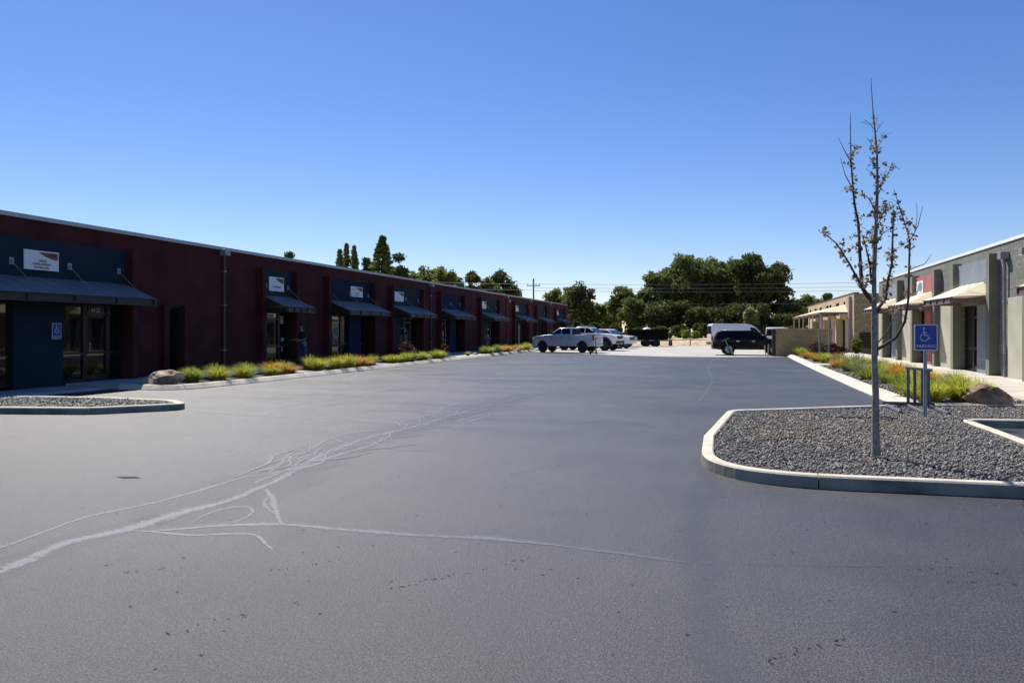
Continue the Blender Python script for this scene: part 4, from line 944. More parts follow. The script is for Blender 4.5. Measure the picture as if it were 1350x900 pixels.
# ------------------------------------------------------------------ bare young tree on the island
ZT = 9.1
def px(u, v, dz=0): x, y = at(u, ZT + dz); return (x, y, 1.65 + (436 - v) * (ZT + dz) / 975)
BRANCH = [
 ([(1155, 600), (1154, 560), (1154.5, 520), (1153, 480), (1152.5, 440), (1152.4, 408), (1152.4, 361), (1152.6, 347), (1155.4, 287), (1156.8, 240), (1156.2, 200), (1153, 168), (1151.3, 151), (1149, 119), (1148.4, 103)], [.056, .045, .040, .037, .034, .030, .025, .028, .021, .016, .012, .010, .007, .005, .003], 0, 1),
 ([(1153, 400), (1143, 389), (1136, 378), (1134.5, 350), (1133.7, 338), (1131.7, 295), (1126.5, 269), (1124, 240), (1122, 214), (1121.3, 185), (1121, 149)], [.03, .026, .024, .021, .02, .016, .014, .011, .009, .006, .003], .35, 1),
 ([(1122, 214), (1114, 200), (1105.4, 182)], [.006, .005, .002], -.1, 0), ([(1123, 247), (1114, 230), (1107.7, 207)], [.007, .005, .002], .15, 0),
 ([(1136, 378), (1129, 365), (1120, 348), (1103, 321), (1083, 305)], [.016, .014, .012, .008, .004], -.35, 1),
 ([(1149, 375), (1146.7, 348), (1139.5, 318), (1136, 308)], [.014, .012, .007, .003], -.25, 1),
 ([(1159.5, 247), (1165, 236), (1171, 229), (1175.6, 217), (1186, 223)], [.008, .007, .006, .005, .003], .25, 1),
 ([(1155, 281), (1146.7, 263), (1136.6, 255)], [.008, .006, .003], -.2, 1), ([(1156, 262), (1162, 245), (1168, 235)], [.006, .004, .002], -.2, 1),
 ([(1154, 412), (1160, 403), (1167, 395), (1171.5, 366), (1176, 347), (1177, 307), (1178, 278), (1175.6, 266)], [.024, .021, .019, .016, .014, .010, .005, .002], .3, 1),
 ([(1154, 462), (1166, 455), (1181.6, 444.5), (1193, 424), (1197.5, 395), (1198.7, 348.6), (1199.3, 318), (1195.8, 304), (1178.5, 249)], [.022, .020, .018, .016, .014, .012, .009, .007, .003], -.3, 1),
 ([(1199.3, 318), (1210, 298), (1216.6, 272)], [.007, .005, .002], -.25, 0), ([(1207, 303), (1209, 285), (1208.5, 268)], [.004, .003, .002], -.2, 0), ([(1199, 355), (1219, 348), (1229, 334)], [.006, .004, .002], -.4, 0),
 ([(1155, 455), (1170, 436), (1178, 420), (1186, 405)], [.009, .007, .005, .003], .3, 1),
 ([(1154, 330), (1148, 312), (1140, 300)], [.007, .005, .002], .3, 1), ([(1155.5, 300), (1163, 285), (1170, 270)], [.007, .005, .002], .3, 1), ([(1155, 320), (1165, 306), (1177, 300)], [.007, .005, .002], -.2, 1),
 ([(1156.5, 225), (1150, 212), (1145, 205)], [.005, .003, .002], .1, 1), ([(1156, 195), (1163, 185), (1166, 175)], [.004, .003, .002], .1, 1), ([(1153, 172), (1146, 162), (1139, 158)], [.004, .003, .002], .1, 1),
 ([(1156, 205), (1149, 190), (1143, 182)], [.004, .003, .002], -.1, 1), ([(1157, 240), (1149, 228), (1141, 222)], [.005, .003, .002], -.1, 1), ([(1154, 176), (1160, 166), (1165, 160)], [.004, .003, .002], -.1, 1),
]
bx0, by0 = at(1155, ZT)
BTREE = thing('bare_tree', 'thin young tree with nearly bare branches and few dried leaves on the gravel island', 'tree', (bx0, by0, .09))
mb = MB().tube([px(u, v, .04 * math.sin(i)) for i, (u, v) in enumerate(BRANCH[0][0])], BRANCH[0][1], 10); obj('trunk', mb, M_GBARK, BTREE, smooth=True)
mb = MB(); LC = []
for bi, (p, r, dz, lf) in enumerate(BRANCH):
    q = [px(u, v, dz * i / (len(p) - 1) + (.02 * math.sin(i * 2 + bi))) for i, (u, v) in enumerate(p)]
    if bi: mb.tube(q, r, 7)
    for i in range(len(q) - 1):
        a, b = Vector(q[i]), Vector(q[i + 1]); L_ = (b - a).length
        for k in range(int(L_ / .045)):
            c = a.lerp(b, random.random()); hgt = c.z
            if lf and hgt > 1.75 and hgt < 4.25 and (bi or hgt > 2.4): 
                LC.append(c)
                if random.random() < .42:                       # short spur
                    e = c + Vector((random.uniform(-1, 1), random.uniform(-1, 1), random.uniform(.0, .8))).normalized() * random.uniform(.05, .16); mb.tube([c, e], [.0028, .0015], 4)
                    LC.append(e)
obj('branches', mb, M_TWIG, BTREE)
LC = [c for c in LC if random.random() < .68 * (.5 + noise.noise(c * 3.2) * 1.3 + (.25 if c.z < 3.6 else 0))]
V, F = leafcloud(np.array([tuple(c) for c in LC]), .06, 6, .026, .65)
npmesh('dried_leaves', V, F, mat('dried_leaf', (.17, .12, .08), .8, scale=9, col2=(.42, .34, .23), island=.45, transl=.35), BTREE, (bx0, by0, .09))
mb = MB(); rt = [(1.9, 14.1), (2.15, 14.25), (2.4, 14.15), (2.6, 14.35), (2.9, 14.3)]
tag(obj('drip_hose', MB().tube([(x, y, .125 + .02 * math.sin(i * 2)) for i, (x, y) in enumerate(catmull(rt, .08))], .012, 6), M_PLAST, org=(2.2, 14.2, .1)), 'short black drip hose lying on the gravel behind the bare tree', 'hose')

# ------------------------------------------------------------------ accessible sign and bike rack
t = thing('accessible_sign', 'blue wheelchair parking sign on a grey post in the gravel', 'sign', (3.49, 14.92, .08), rz=0)
obj('post', MB().tube([(3.49, 14.92, .02), (3.49, 14.92, 1.74)], .032, 12), M_GALV, t, smooth=True)
def signplate(hw, hh, z, y0, y1, r):
    p = round_poly([(-hw, -hh), (hw, -hh), (hw, hh), (-hw, hh)], [r] * 4, 5)
    return MB().prism([(3.49 + a, z + b) for a, b in p], 'y', y0, y1)
obj('plate', signplate(.19, .235, 1.53, 14.868, 14.878, .035), M_SWHITE, t)
obj('blue_field', signplate(.172, .217, 1.53, 14.862, 14.867, .025), M_BLUE, t)
obj('wheelchair_symbol', isa(None, (3.475, 14.861, 1.575), (1, 0, 0), (0, 0, 1), .185), M_SWHITE, t)
obj('lettering', text_mb('PARKING', .074, (3.49, 14.861, 1.372), (1, 0, 0), (0, 0, 1)), M_SWHITE, t)
t = thing('bike_rack', 'galvanised bike rack with upright loops and pipe feet beside the sign post', 'bike rack', (3.6, 16.1, .08))
for x in (3.2, 3.6, 4.0): obj('foot', MB().tube([(x, 16.88, .125), (x - .03, 15.3, .125)], .04, 8), M_RACK, t, smooth=True)
obj('base_bar', MB().tube([(3.12, 16.72, .17), (4.08, 16.72, .17)], .035, 8), M_RACK, t, smooth=True)
for x, zt_ in ((3.60, .87), (3.72, .86), (3.86, .84), (3.97, .83)):
    obj('upright', MB().box(x - .028, x + .028, 16.70, 16.74, .205, zt_), M_RACK, t, bevel=.006)
obj('top_bar', MB().tube([(3.54, 16.72, .895), (4.04, 16.72, .855)], .03, 8), M_GALV, t, smooth=True)
# two thin posts in the far bed
for i, (x, y, dx, dy) in enumerate(((4.98, 39.78, .12, .4), (4.81, 41.7, -.02, .3))):
    o = tag(obj('thin_post', MB().tube([(x, y, .05), (x + dx * .5, y + dy * .5, 1.25), (x + dx, y + dy, 2.35)], [.045, .04, .035], 8), M_PIPEG, org=(x, y, .1), smooth=True),
            ('leaning grey post in the far right bed', 'straight thin grey post behind the leaning one')[i], 'post')

# ------------------------------------------------------------------ vehicles
def arc(cx, r, z0, n=9):
    """points of a wheel arch, front to back"""
    a0 = math.asin(max(-1, min(1, (z0 - .0) / r))) if False else 0
    return [(cx + r * math.cos(math.pi * k / n), r * math.sin(math.pi * k / n)) for k in range(n + 1)]
def vehicle(name, label, sp, paint):
    """x forward, y left, built round the origin on the ground"""
    root = thing(name, label, sp['cat']); hw = sp['w'] / 2; rw = sp['rw']; zb = sp['zb']; ra = rw + sp.get('gap', .08)
    prof = list(sp['top'])                                      # from rear bottom over the top to front bottom
    bot = []
    for cx in (sp['xf'], sp['xr']):
        n = 10
        a0 = math.asin(min(.95, (zb - rw) / ra)) if zb < rw + ra else 0
        for k in range(n + 1):
            a = a0 + (math.pi - 2 * a0) * k / n if a0 > -1 else 0
            bot.append((cx + ra * math.cos(a), rw + ra * math.sin(a)))
    poly = prof + bot
    def tum(x, y, z):
        k = 1 - .07 * max(0, z - .75) - .10 * max(0, .55 - z)
        e = max(0, abs(x) - (sp['L'] / 2 - .55)) / .55; k -= .10 * e * e
        return (x, y * k, z)
    mb = MB().prism(poly, 'y', -hw, hw, tum); body = obj('body', mb, paint, root, bevel=.035, smooth=True, seg=3)
    mb = MB().box(-sp['L'] / 2 + .35, sp['L'] / 2 - .4, -hw * .55, hw * .55, zb - .03, zb + .45); obj('underbody', mb, M_PLAST, root)
    mbw = MB()
    for cx in (sp['xf'], sp['xr']): mbw.box(cx - ra - .02, cx + ra + .02, -hw * .62, hw * .62, zb, rw + ra + .05)
    obj('wheel_housing', mbw, M_PLAST, root)
    # greenhouse
    g = sp['gh']; zbelt, zroof = g['zb'], g['zr']; wb, wr = hw * g.get('kb', .93), hw * g.get('kr', .78)
    def ww(z): t_ = (z - zbelt) / (zroof - zbelt); return wb + (wr - wb) * max(-.2, min(1, t_))
    gp = g['poly']
    mb = MB().prism(gp, 'y', -1, 1, lambda x, y, z: (x, y * ww(z), z)); obj('cabin', mb, paint, root, bevel=.05, smooth=True, seg=3)
    for win in g['wins']:
        for s in (-1, 1):
            vs = [(x, s * (ww(z) + .006), z) for x, z in win]; vi = [(x, s * (ww(z) - .02), z) for x, z in win]; n = len(win)
            mb = MB().add(vs + vi, [list(range(n)), list(range(n, 2 * n))] + [(i, (i + 1) % n, n + (i + 1) % n, n + i) for i in range(n)])
            obj('side_window', mb, M_CARGL, root)
    for nm, (x0, z0), (x1, z1), off in (('windshield', *g['ws'], .008), ('rear_window', *g['rw'], -.008)):
        a = [(x0 + off, -ww(z0) * .9, z0 + .006), (x0 + off, ww(z0) * .9, z0 + .006), (x1 + off, ww(z1) * .88, z1 + .006), (x1 + off, -ww(z1) * .88, z1 + .006)]
        b = [(x - off * 3, y, z - .02) for x, y, z in a]
        obj(nm, MB().add(a + b, [(0, 1, 2, 3), (7, 6, 5, 4), (0, 4, 5, 1), (1, 5, 6, 2), (2, 6, 7, 3), (3, 7, 4, 0)]), M_CARGL if nm == 'windshield' else M_TINT, root)
    # wheels
    tw = sp.get('tw', .25)
    for cx in (sp['xf'], sp['xr']):
        for s in (-1, 1):
            yo = s * (hw - .03); yi = s * (hw - .03 - tw); ys = sorted((yo, yi))
            mb = MB().lathe([(rw * .62, ys[0]), (rw * .93, ys[0]), (rw, ys[0] + .04), (rw, ys[1] - .04), (rw * .93, ys[1]), (rw * .62, ys[1])], (cx, 0, rw), 'y', 28, False)
            wh = obj('wheel', mb, M_TYRE, root, smooth=True)
            mb = MB(); yf = yo - s * .03; y_ = sorted((yf, yf - s * .12))
            mb.lathe([(.001, y_[0] + .04), (rw * .56, y_[0] + .04), (rw * .56, y_[0] + .08), (.001, y_[0] + .08)], (cx, 0, rw), 'y', 20)
            obj('brake_disc', mb, M_PLAST, wh)
            mb = MB(); mb.lathe([(rw * .58, y_[0]), (rw * .63, y_[0]), (rw * .63, y_[1]), (rw * .58, y_[1])], (cx, 0, rw), 'y', 28)
            mb.lathe([(.001, y_[0]), (rw * .16, y_[0]), (rw * .16, y_[1]), (.001, y_[1])], (cx, 0, rw), 'y', 12)
            for k in range(sp.get('spk', 6)):
                a = 2 * math.pi * k / sp.get('spk', 6); d = Vector((math.cos(a), 0, math.sin(a))); e = Vector((-math.sin(a), 0, math.cos(a)))
                c = Vector((cx, yf, rw)); w_ = rw * .13
                q = [c + d * rw * .14 - e * w_, c + d * rw * .57 - e * w_ * .8, c + d * rw * .57 + e * w_ * .8, c + d * rw * .14 + e * w_]
                mb.add(q + [p - Vector((0, s * .04, 0)) for p in q], [(0, 1, 2, 3), (7, 6, 5, 4), (0, 4, 5, 1), (1, 5, 6, 2), (2, 6, 7, 3), (3, 7, 4, 0)])
            obj('rim', mb, sp.get('rim', M_RIM), wh)
    L2 = sp['L'] / 2; zh = sp['zh']; zt = sp['zt']
    for s in (-1, 1):
        mb = MB().box(L2 - .28, L2 + .004 - .03, *sorted((s * hw * .60, s * hw * .915)), zh, zh + .17); obj('headlight', mb, M_LAMP, root, bevel=.015)
        mb = MB().box(-L2 + .006, -L2 + .16, *sorted((s * hw * .76, s * hw * .925)), zt, zt + sp.get('tlh', .4)); obj('taillight', mb, M_TAIL, root, bevel=.012)
        mx = g['mx']; zz = zbelt + .06; mb = MB().box(mx - .08, mx + .08, *sorted((s * (wb + .02), s * (wb + .22))), zz, zz + .2); obj('mirror', mb, sp.get('mirm', M_PLAST), root, bevel=.03)
        mb = MB()
        for dx in sp['seams']:
            mb.box(dx - .006, dx + .006, *sorted((s * hw * .955, s * (hw * .968 + .004))), zb + .14, zbelt - .04)
        obj('door_seam', mb, M_PLAST, root)
        mb = MB()
        for dx in sp['handles']: mb.box(dx - .1, dx + .1, *sorted((s * hw * .96, s * (hw * .975 + .02))), zbelt - .17, zbelt - .13)
        obj('door_handle', mb, sp.get('hm', paint), root)
    mb = MB().box(L2 - .10, L2 + .012, -hw * .57, hw * .57, zh - .06, zh + .2); obj('grille', mb, M_PLAST, root, bevel=.02)
    mb = MB().box(L2 - .16, L2 + .045, -hw * .84, hw * .84, zb + .02, zb + .25); obj('front_bumper', mb, sp.get('bm', M_PLAST), root, bevel=.03)
    mb = MB().box(-L2 - .045, -L2 + .16, -hw * .84, hw * .84, zb + .04, zb + .27); obj('rear_bumper', mb, sp.get('rbm', sp.get('bm', M_PLAST)), root, bevel=.03)
    if sp.get('flare'):
        for cx in (sp['xf'], sp['xr']):
            for s in (-1, 1):
                mb = MB(); n = 12; vs = []
                for k in range(n + 1):
                    a = -.15 + (math.pi + .3) * k / n
                    for r_, yy in ((ra - .02, hw + .05), (ra + .10, hw + .05), (ra + .12, hw - .10), (ra - .02, hw - .10)): vs.append((cx + r_ * math.cos(a), s * yy, rw + r_ * math.sin(a)))
                fs = [[4 * k + q, 4 * k + (q + 1) % 4, 4 * k + 4 + (q + 1) % 4, 4 * k + 4 + q] for k in range(n) for q in range(4)] + [[0, 1, 2, 3], [4 * n + 3, 4 * n + 2, 4 * n + 1, 4 * n]]
                obj('fender_flare', mb.add(vs, fs), M_PLAST, root)
    return root
PICK = dict(cat='pickup truck', L=5.85, w=2.02, rw=.41, zb=.48, xf=1.92, xr=-1.82, gap=.10,
    top=[(-2.92, .55), (-2.92, 1.34), (-.55, 1.36), (1.15, 1.36), (1.35, 1.36), (2.55, 1.24), (2.86, 1.12), (2.92, .95), (2.92, .55), (2.75, .48)],
    gh=dict(zb=1.34, zr=1.88, kb=.93, kr=.76, mx=1.0, poly=[(-.86, 1.30), (1.32, 1.30), (.48, 1.82), (.32, 1.88), (-.66, 1.90), (-.80, 1.84)],
            wins=[[(.16, 1.40), (1.02, 1.40), (.42, 1.78), (.16, 1.80)], [(-.72, 1.40), (.08, 1.40), (.08, 1.80), (-.64, 1.80)]],
            ws=((1.24, 1.36), (.52, 1.80)), rw=((-.86, 1.40), (-.82, 1.80))),
    seams=(1.02, .12, -.80), handles=(.30, -.60), zh=.98, zt=.92, tlh=.40, spk=6)
import copy
def place(o, x, y, deg, z=0): o.location = (x, y, z); o.rotation_euler = (0, 0, R(deg)); return o
p1 = copy.deepcopy({k: v for k, v in PICK.items()}); p1['bm'] = None
sp = dict(PICK); sp['bm'] = M_CHROME; sp['rim'] = M_RIMD
T1 = vehicle('pickup_truck', 'silver white crew cab pickup parked nose to the left kerb', sp, M_SILV)
obj('tonneau_cover', MB().box(-2.84, -.95, -.86, .86, 1.345, 1.375), M_PLAST, T1, bevel=.01)
place(T1, -11.55, 55.6, 167); T1.scale = (.88, .97, 1)
sp = dict(PICK); sp.update(flare=True, rw=.46, zb=.58, rim=M_RIMD, gap=.12)
sp['top'] = [(x, z + .08) for x, z in PICK['top']]; g = dict(PICK['gh']); g['poly'] = [(x, z + .08) for x, z in g['poly']]; g['wins'] = [[(x, z + .08) for x, z in q] for q in g['wins']]
g['ws'] = tuple((x, z + .08) for x, z in g['ws']); g['rw'] = tuple((x, z + .08) for x, z in g['rw']); g['zb'] += .08; g['zr'] += .08; sp['gh'] = g; sp['zh'] = 1.04; sp['zt'] = 1.0
T2 = vehicle('pickup_truck', 'lifted white pickup with black fender flares and a roof rack', sp, M_WPAINT)
mb = MB()
for y in (-.62, .62): mb.tube([(-.7, y, 2.05), (.35, y, 2.05)], .025, 6)
for x in (-.65, -.2, .3): mb.tube([(x, -.62, 2.05), (x, .62, 2.05)], .02, 6); mb.box(x - .03, x + .03, -.66, -.58, 1.9, 2.05); mb.box(x - .03, x + .03, .58, .66, 1.9, 2.05)
obj('roof_rack', mb, M_PLAST, T2); place(T2, -11.15, 62.2, -14)
SUV = dict(cat='suv', L=4.75, w=1.9, rw=.38, zb=.40, xf=1.5, xr=-1.35, gap=.07,
    top=[(-2.37, .45), (-2.37, 1.02), (-2.25, 1.12), (1.0, 1.10), (1.2, 1.10), (2.1, 1.0), (2.33, .85), (2.37, .62), (2.3, .42)],
    gh=dict(zb=1.08, zr=1.62, kb=.92, kr=.72, mx=.92, poly=[(-2.28, 1.05), (1.25, 1.05), (.32, 1.58), (.12, 1.64), (-1.7, 1.63), (-2.0, 1.56)],
            wins=[[(.06, 1.14), (.95, 1.14), (.28, 1.53), (.06, 1.55)], [(-.95, 1.14), (-.02, 1.14), (-.02, 1.55), (-.88, 1.55)], [(-1.9, 1.16), (-1.02, 1.14), (-.96, 1.55), (-1.66, 1.53)]],
            ws=((1.17, 1.10), (.36, 1.56)), rw=((-2.25, 1.14), (-2.02, 1.54))),
    seams=(.98, .02, -.95), handles=(.20, -.78), zh=.78, zt=.86, tlh=.22, spk=5)
sp = dict(SUV); sp['bm'] = M_WPAINT; sp['rbm'] = M_PLAST
T3 = vehicle('white_suv', 'white suv with its hood showing right of the lifted pickup', sp, M_WPAINT); place(T3, -10.7, 69.8, -14); T3.scale = (1.08, 1.08, 1.1)
T3b = dup(T3); T3b['label'] = 'white suv mostly hidden, its rear roof behind the other suv'; place(T3b, -11.2, 75.5, -14); T3b.scale = (1.08, 1.08, 1.12)
sp = dict(SUV); sp['bm'] = M_BPAINT; sp['hm'] = M_CHROME; sp['mirm'] = M_BPAINT
T4 = vehicle('black_suv', 'black suv with silver wheels parked behind the screen wall end', sp, M_BPAINT)
mb = MB()
for y in (-.58, .58): mb.tube([(-1.6, y, 1.645), (-1.5, y, 1.69), (-.1, y, 1.70), (.1, y, 1.66)], .018, 6)
obj('roof_rail', mb, M_CHROME, T4); place(T4, 1.6, 53.0, 4); T4.scale = (1.02, 1, 1.02)
VAN = dict(cat='van', L=5.6, w=2.0, rw=.36, zb=.38, xf=1.9, xr=-1.5, gap=.07,
    top=[(-2.8, .45), (-2.8, 1.25), (-2.77, 1.30), (1.7, 1.28), (1.95, 1.28), (2.55, 1.08), (2.75, .9), (2.8, .6), (2.7, .40)],
    gh=dict(zb=1.26, zr=2.28, kb=.97, kr=.86, mx=1.62, poly=[(-2.78, 1.2), (1.95, 1.2), (1.15, 2.02), (.75, 2.22), (.4, 2.28), (-2.6, 2.30), (-2.74, 2.22)],
            wins=[[(.70, 1.36), (1.66, 1.36), (1.10, 1.92), (.70, 1.98)]], ws=((1.86, 1.28), (1.18, 1.98)), rw=((-2.79, 1.40), (-2.74, 2.08))),
    seams=(1.7, .62, -.55), handles=(.75, .45), zh=.82, zt=.85, tlh=.75, spk=8)
sp = dict(VAN); sp['rim'] = M_GALV
T5 = vehicle('cargo_van', 'white cargo van with blank sides behind the black suv', sp, M_WPAINT); place(T5, 1.35, 70.9, 14)
T6 = dup(T5); T6['label'] = 'white van whose roof shows above the screen wall'; place(T6, 5.0, 75.5, 80); T6.scale = (.94, .94, .86)

# black dump trailer with a white tank in it
t = thing('dump_trailer', 'long black box trailer on two axles at the far end of the lot', 'trailer', (0, 0, 0))
mb = MB(); mb.box(-2.15, 2.15, -1.05, -.99, .72, 1.80); mb.box(-2.15, 2.15, .99, 1.05, .72, 1.80); mb.box(-2.15, -2.09, -.988, .988, .72, 1.80); mb.box(2.09, 2.15, -.988, .988, .72, 1.80); mb.box(-2.088, 2.088, -.988, .988, .72, .80)
for i in range(9):
    x = -2.0 + i * .5; mb.box(x - .03, x + .03, -1.10, -1.052, .72, 1.80); mb.box(x - .03, x + .03, 1.052, 1.10, .72, 1.80)
mb.box(-2.18, 2.18, -1.12, -1.102, 1.68, 1.80)
obj('box_body', mb, M_BLACKM, t)
obj('chassis', MB().box(-2.3, 2.3, -.6, .6, .55, .718).box(-3.2, -2.302, -.06, .06, .55, .66), M_GALV, t)
for cx in (-.05, .95):
    for s in (-1, 1):
        ys = sorted((s * 1.04, s * .8)); wh = obj('wheel', MB().lathe([(.2, ys[0]), (.33, ys[0]), (.36, ys[0] + .04), (.36, ys[1] - .04), (.33, ys[1]), (.2, ys[1])], (cx, 0, .36), 'y', 24), M_TYRE, t, smooth=True)
        obj('rim', MB().lathe([(.001, ys[0] + .03), (.2, ys[0] + .03), (.2, ys[1] - .03), (.001, ys[1] - .03)], (cx, 0, .36), 'y', 16), M_RIMD, wh)
place(t, -8.06, 79.9, 16)
tx, ty = at(853, 79.2)
t = thing('white_tank', 'white rounded tank top showing above the black trailer', 'tank', (tx, ty, .81))
obj('shell', MB().lathe([(.001, 0), (.52, 0), (.54, .75), (.5, .98), (.36, 1.12), (.15, 1.18), (.001, 1.19)], (tx, ty, .81), 'z', 24), M_WHITE, t, smooth=True)
obj('lid', MB().lathe([(.001, 1.185), (.14, 1.185), (.14, 1.23), (.001, 1.235)], (tx, ty, .81), 'z', 16), M_WHITE, t)
# rail along the bank
GRL = thing('guard_rail', 'low metal pipe rail along the top of the tan bank', 'rail', (-5, 83.9, 0))
obj('rail', MB().tube([(-14, 83.2, .66), (6.5, 83.2, .66)], .05, 8), M_RAIL, GRL, smooth=True)
for x in [-13.5 + i * 3.3 for i in range(7)]:
    obj('post', MB().box(x - .05, x + .05, 83.26, 83.36, -.02, .66), M_WOOD, GRL)
x, y = at(884, 81.5); tag(obj('bank_post', MB().prism([(x - .2, y - .1), (x + .2, y - .1), (x + .2, y + .1), (x - .2, y + .1)], 'z', -.02, .6), M_BARK, org=(x, y, 0), bevel=.02), 'short dark stump post in front of the tan bank', 'post')

# e-scooters
def scooter(x, y, deg, label, roll=0):
    t = thing('kick_scooter', label, 'scooter')
    obj('deck', MB().box(-.45, .35, -.07, .07, .10, .15), M_PLAST, t, bevel=.01)
    for cx in (-.52, .48): 
        obj('wheel', MB().lathe([(.05, -.02), (.1, -.025), (.11, 0), (.1, .025), (.05, .02)], (cx, 0, .11), 'y', 16).lathe([(.001, -.012), (.05, -.012), (.05, .012), (.001, .012)], (cx, 0, .11), 'y', 10), M_TYRE, t)
    obj('stem', MB().tube([(.48, 0, .13), (.44, 0, .3), (.30, 0, 1.12)], .04, 10), M_LIME, t, smooth=True)
    obj('handlebar', MB().tube([(.28, -.27, 1.14), (.30, 0, 1.14), (.28, .27, 1.14)], .02, 8), M_PLAST, t)
    obj('rear_fender', MB().box(-.62, -.42, -.05, .05, .225, .25), M_LIME, t); obj('deck_brace', MB().tube([(.33, 0, .15), (.42, 0, .32)], .03, 8), M_LIME, t)
    place(t, x, y, deg); t.rotation_euler = (R(roll), 0, R(deg)); return t
scooter(-8.85, 51.6, 75, 'green stand up scooter by the silver pickup tail')
scooter(.55, 51.5, 96, 'green stand up scooter leaning in front of the black suv', -24)

# ------------------------------------------------------------------ utility pole and wires
pxx, pyy = -24.8, 96.9
t = thing('utility_pole', 'wooden utility pole with crossarm rising past the burgundy building', 'utility pole', (pxx, pyy, 0))
obj('pole', MB().tube([(pxx, pyy, -.1), (pxx, pyy, 8.7)], [.15, .10], 10), M_WOOD, t, smooth=True)
rv = Vector((CA, SA, 0)); fv = Vector((-SA, CA, 0)); pc = Vector((pxx, pyy, 0))
obj('crossarm', MB().tube([pc + rv * -.9 + fv * -.14 + Vector((0, 0, 7.75)), pc + rv * .9 + fv * -.14 + Vector((0, 0, 7.75))], .06, 6), M_WOOD, t)
for k in (-.8, 0.35, .8): obj('insulator', MB().lathe([(.02, 0), (.05, .03), (.05, .09), (.03, .16)], pc + rv * k + fv * -.14 + Vector((0, 0, 7.81)), 'z', 8), M_GALV, t)
def wire(a, b, sag, label, r=.016):
    a, b = Vector(a), Vector(b); n = 24
    p = [a.lerp(b, i / n) - Vector((0, 0, sag * 4 * (i / n) * (1 - i / n))) for i in range(n + 1)]
    return tag(obj('overhead_wire', MB().tube(p, r, 5), M_WIRE, org=a), label, 'wire', 'overhead wires from the utility pole')
e1 = pc + rv * 62 - fv * 6
for k, (z, ze, lab) in enumerate(((7.95, 8.3, 'upper overhead wire crossing the sky right of the pole'), (7.45, 7.75, 'second overhead wire crossing in front of the big grove'), (7.05, 7.2, 'third overhead wire just below the second one'), (5.4, 5.7, 'lowest overhead wire crossing the middle of the big grove'))):
    wire(pc + Vector((0, 0, z)) - fv * .16, e1 + Vector((0, 0, ze)), .35, lab, .02)
e2 = pc - rv * 42 + fv * 12
wire(pc + Vector((0, 0, 7.95)) - fv * .18, e2 + Vector((0, 0, 10.6)), .4, 'overhead wire running left behind the dark grove', .02)
wire(pc + Vector((0, 0, 7.2)) - fv * .18, e2 + Vector((0, 0, 9.6)), .5, 'lower overhead wire running left over the burgundy roof', .02)

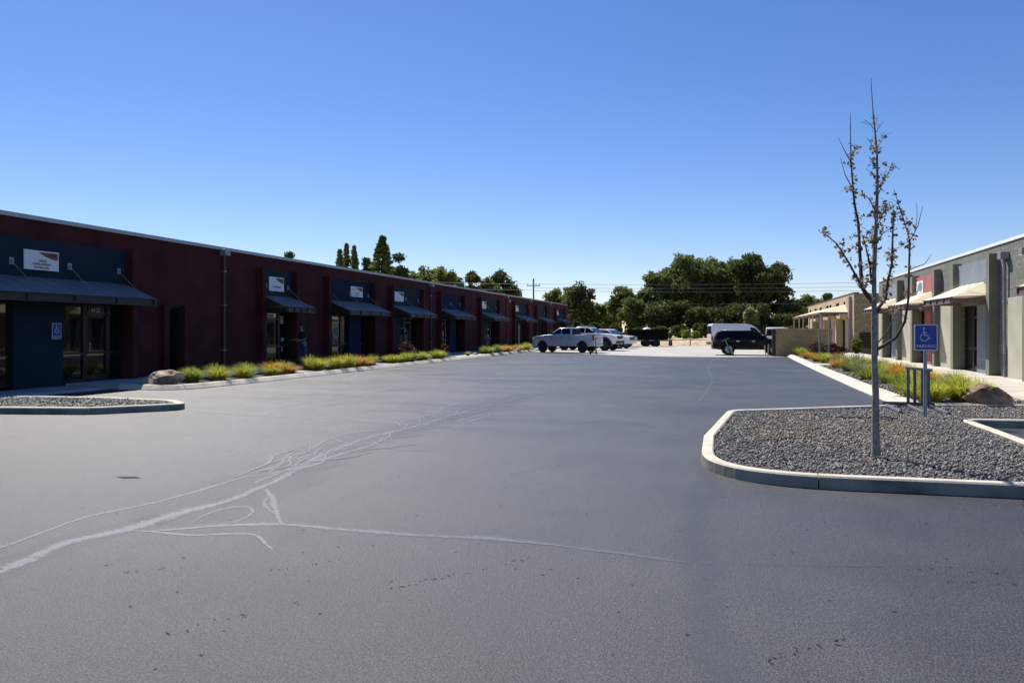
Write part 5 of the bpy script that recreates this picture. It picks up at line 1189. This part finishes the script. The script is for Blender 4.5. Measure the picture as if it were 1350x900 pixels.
# ------------------------------------------------------------------ person on the left walk
def person():
    Z0 = .13; px_, py_ = -17.15, 27.7
    t = thing('person', 'person in dark shirt, cap and blue trousers walking past the narrow teal entry', 'person', (px_, py_, Z0))
    J = {'pel': (0, 0, .96), 'sp': (0, .02, 1.18), 'ch': (0, .05, 1.40), 'nk': (0, .08, 1.55), 'hd': (0, .11, 1.64), 'ht': (0, .11, 1.78),
         'hl': (.10, 0, .93), 'kl': (.12, .12, .52), 'al': (.12, .02, .10), 'tl': (.13, .20, .04), 'hr': (-.10, 0, .93), 'kr': (-.11, .0, .50), 'ar': (-.11, -.22, .14), 'tr': (-.12, -.06, .05),
         'sl': (.20, .05, 1.44), 'el': (.27, .10, 1.18), 'wl': (.20, .34, 1.14), 'fl': (.18, .43, 1.13), 'sr': (-.20, .05, 1.44), 'er': (-.27, .06, 1.18), 'wr': (-.16, .30, 1.10), 'fr': (-.12, .39, 1.09)}
    E_ = [('pel', 'sp'), ('sp', 'ch'), ('ch', 'nk'), ('nk', 'hd'), ('hd', 'ht'), ('pel', 'hl'), ('hl', 'kl'), ('kl', 'al'), ('al', 'tl'), ('pel', 'hr'), ('hr', 'kr'), ('kr', 'ar'), ('ar', 'tr'),
          ('ch', 'sl'), ('sl', 'el'), ('el', 'wl'), ('wl', 'fl'), ('ch', 'sr'), ('sr', 'er'), ('er', 'wr'), ('wr', 'fr')]
    rad = dict(pel=.145, sp=.13, ch=.15, nk=.055, hd=.085, ht=.07, hl=.09, kl=.062, al=.045, tl=.035, hr=.09, kr=.062, ar=.045, tr=.035, sl=.06, el=.042, wl=.03, fl=.028, sr=.06, er=.042, wr=.03, fr=.028)
    def skin(names, grow, nm, m, root, more=None):
        ks = [k for k in J if k in names]; me = bpy.data.meshes.new(nm); me.from_pydata([J[k] for k in ks], [(ks.index(a), ks.index(b)) for a, b in E_ if a in ks and b in ks], [])
        o = bpy.data.objects.new(nm, me); COL.objects.link(o); o.modifiers.new('skin', 'SKIN'); sv = me.skin_vertices[0].data
        for i, k in enumerate(ks): sv[i].radius = (rad[k] * grow, rad[k] * grow * (.78 if k in ('pel', 'sp', 'ch') else 1)); sv[i].use_root = k == root
        o.modifiers.new('sub', 'SUBSURF').levels = 2
        me2 = bpy.data.meshes.new_from_object(o.evaluated_get(bpy.context.evaluated_depsgraph_get())); bpy.data.objects.remove(o)
        mb = MB(); mb.v = [tuple(v.co + Vector((px_, py_, Z0))) for v in me2.vertices]; mb.f = [list(p.vertices) for p in me2.polygons]
        if more: more(mb)
        return obj(nm, mb, m, t, smooth=True)
    J['nb'] = (0, .065, 1.49); rad['nb'] = .075; J['wa'] = (0, .01, 1.06); rad['wa'] = .135
    E_.append(('ch', 'nb')); E_.append(('pel', 'wa'))
    def extras(mb):
        """face and hands grown into the body mesh"""
        hx, hy, hz = px_, py_ + .11, Z0 + 1.70
        mb.lathe([(.001, -.12), (.045, -.105), (.070, -.06), (.082, 0), (.080, .05), (.06, .095), (.001, .115)], (hx, hy, hz), 'z', 16)
        mb.tube([(hx, hy + .074, hz + .025), (hx, hy + .10, hz - .018), (hx, hy + .078, hz - .026)], [.008, .014, .007], 6)
        mb.tube([(hx - .022, hy + .074, hz - .052), (hx, hy + .080, hz - .050), (hx + .022, hy + .074, hz - .052)], .006, 5)
        for q in (-1, 1):
            mb.tube([(hx + q * .080, hy, hz + .03), (hx + q * .090, hy - .008, hz + .005), (hx + q * .082, hy, hz - .03)], [.008, .012, .007], 6)
        for q, w0, f0 in ((1, 'wl', 'fl'), (-1, 'wr', 'fr')):
            W0, F0 = Vector(J[w0]), Vector(J[f0]); d = (F0 - W0).normalized(); sd_ = Vector((d.y, -d.x, 0)).normalized(); o_ = Vector((px_, py_, Z0))
            for k, (off, ln) in enumerate(((-.030, .062), (-.010, .075), (.010, .070), (.028, .055))):
                p0 = F0 - d * .02 + sd_ * off; mb.tube([o_ + p0, o_ + p0 + d * ln * .6 + Vector((0, 0, -.006)), o_ + p0 + d * ln + Vector((0, 0, -.026))], [.010, .009, .007], 6)
            p0 = W0 + d * .03 - sd_ * q * .025; mb.tube([o_ + p0, o_ + p0 - sd_ * q * .025 + d * .03 + Vector((0, 0, .01)), o_ + p0 - sd_ * q * .028 + d * .06], [.012, .011, .008], 6)
    J['hd'] = (0, .10, 1.60); J['ht'] = (0, .11, 1.72); rad['hd'] = .06; rad['ht'] = .06
    skin(set(J) - {'nb', 'wa'}, 1, 'body', mat('skin', (.24, .15, .11), .6), 'pel', extras)
    skin({'wa', 'pel', 'hl', 'kl', 'al', 'hr', 'kr', 'ar'}, 1.14, 'trousers', mat('blue_denim', (.02, .045, .16), .9), 'wa')
    skin({'pel', 'sp', 'ch', 'nb', 'sl', 'sr', 'el', 'er'}, 1.16, 'shirt', mat('black_shirt', (.012, .012, .014), .9), 'ch')
    for q in ('l', 'r'):
        A, T_ = Vector(J['a' + q]), Vector(J['t' + q]); o_ = Vector((px_, py_, Z0)); d = (T_ - A); d.z = 0; d.normalize()
        zf_ = max(.045, A.z - .065); mb = MB().tube([o_ + Vector((A.x, A.y, zf_ + .02)) - d * .06, o_ + Vector((A.x, A.y, zf_ + .02)) + d * .06, o_ + Vector((A.x, A.y, zf_)) + d * .20], [.045, .05, .035], 10)
        obj('shoe', mb, M_PLAST, t, smooth=True)
    o = Vector((px_, py_ + .11, Z0 + 1.735)); mb = MB().lathe([(.090, 0), (.092, .035), (.078, .075), (.04, .10), (.001, .105)], o, 'z', 16); mb.box(o.x - .06, o.x + .06, o.y + .06, o.y + .17, o.z - .0, o.z + .012)
    obj('cap', mb, mat('black_cap', (.014, .014, .016), .9), t, smooth=True)
    mb = MB().lathe([(.070, -.075), (.086, -.04), (.087, .01)], (px_, py_ + .098, Z0 + 1.735), 'z', 16, False); obj('hair', mb, mat('dark_hair', (.02, .014, .01), .8), t, smooth=True)
    t.rotation_euler = (0, 0, R(150)); return t
person()
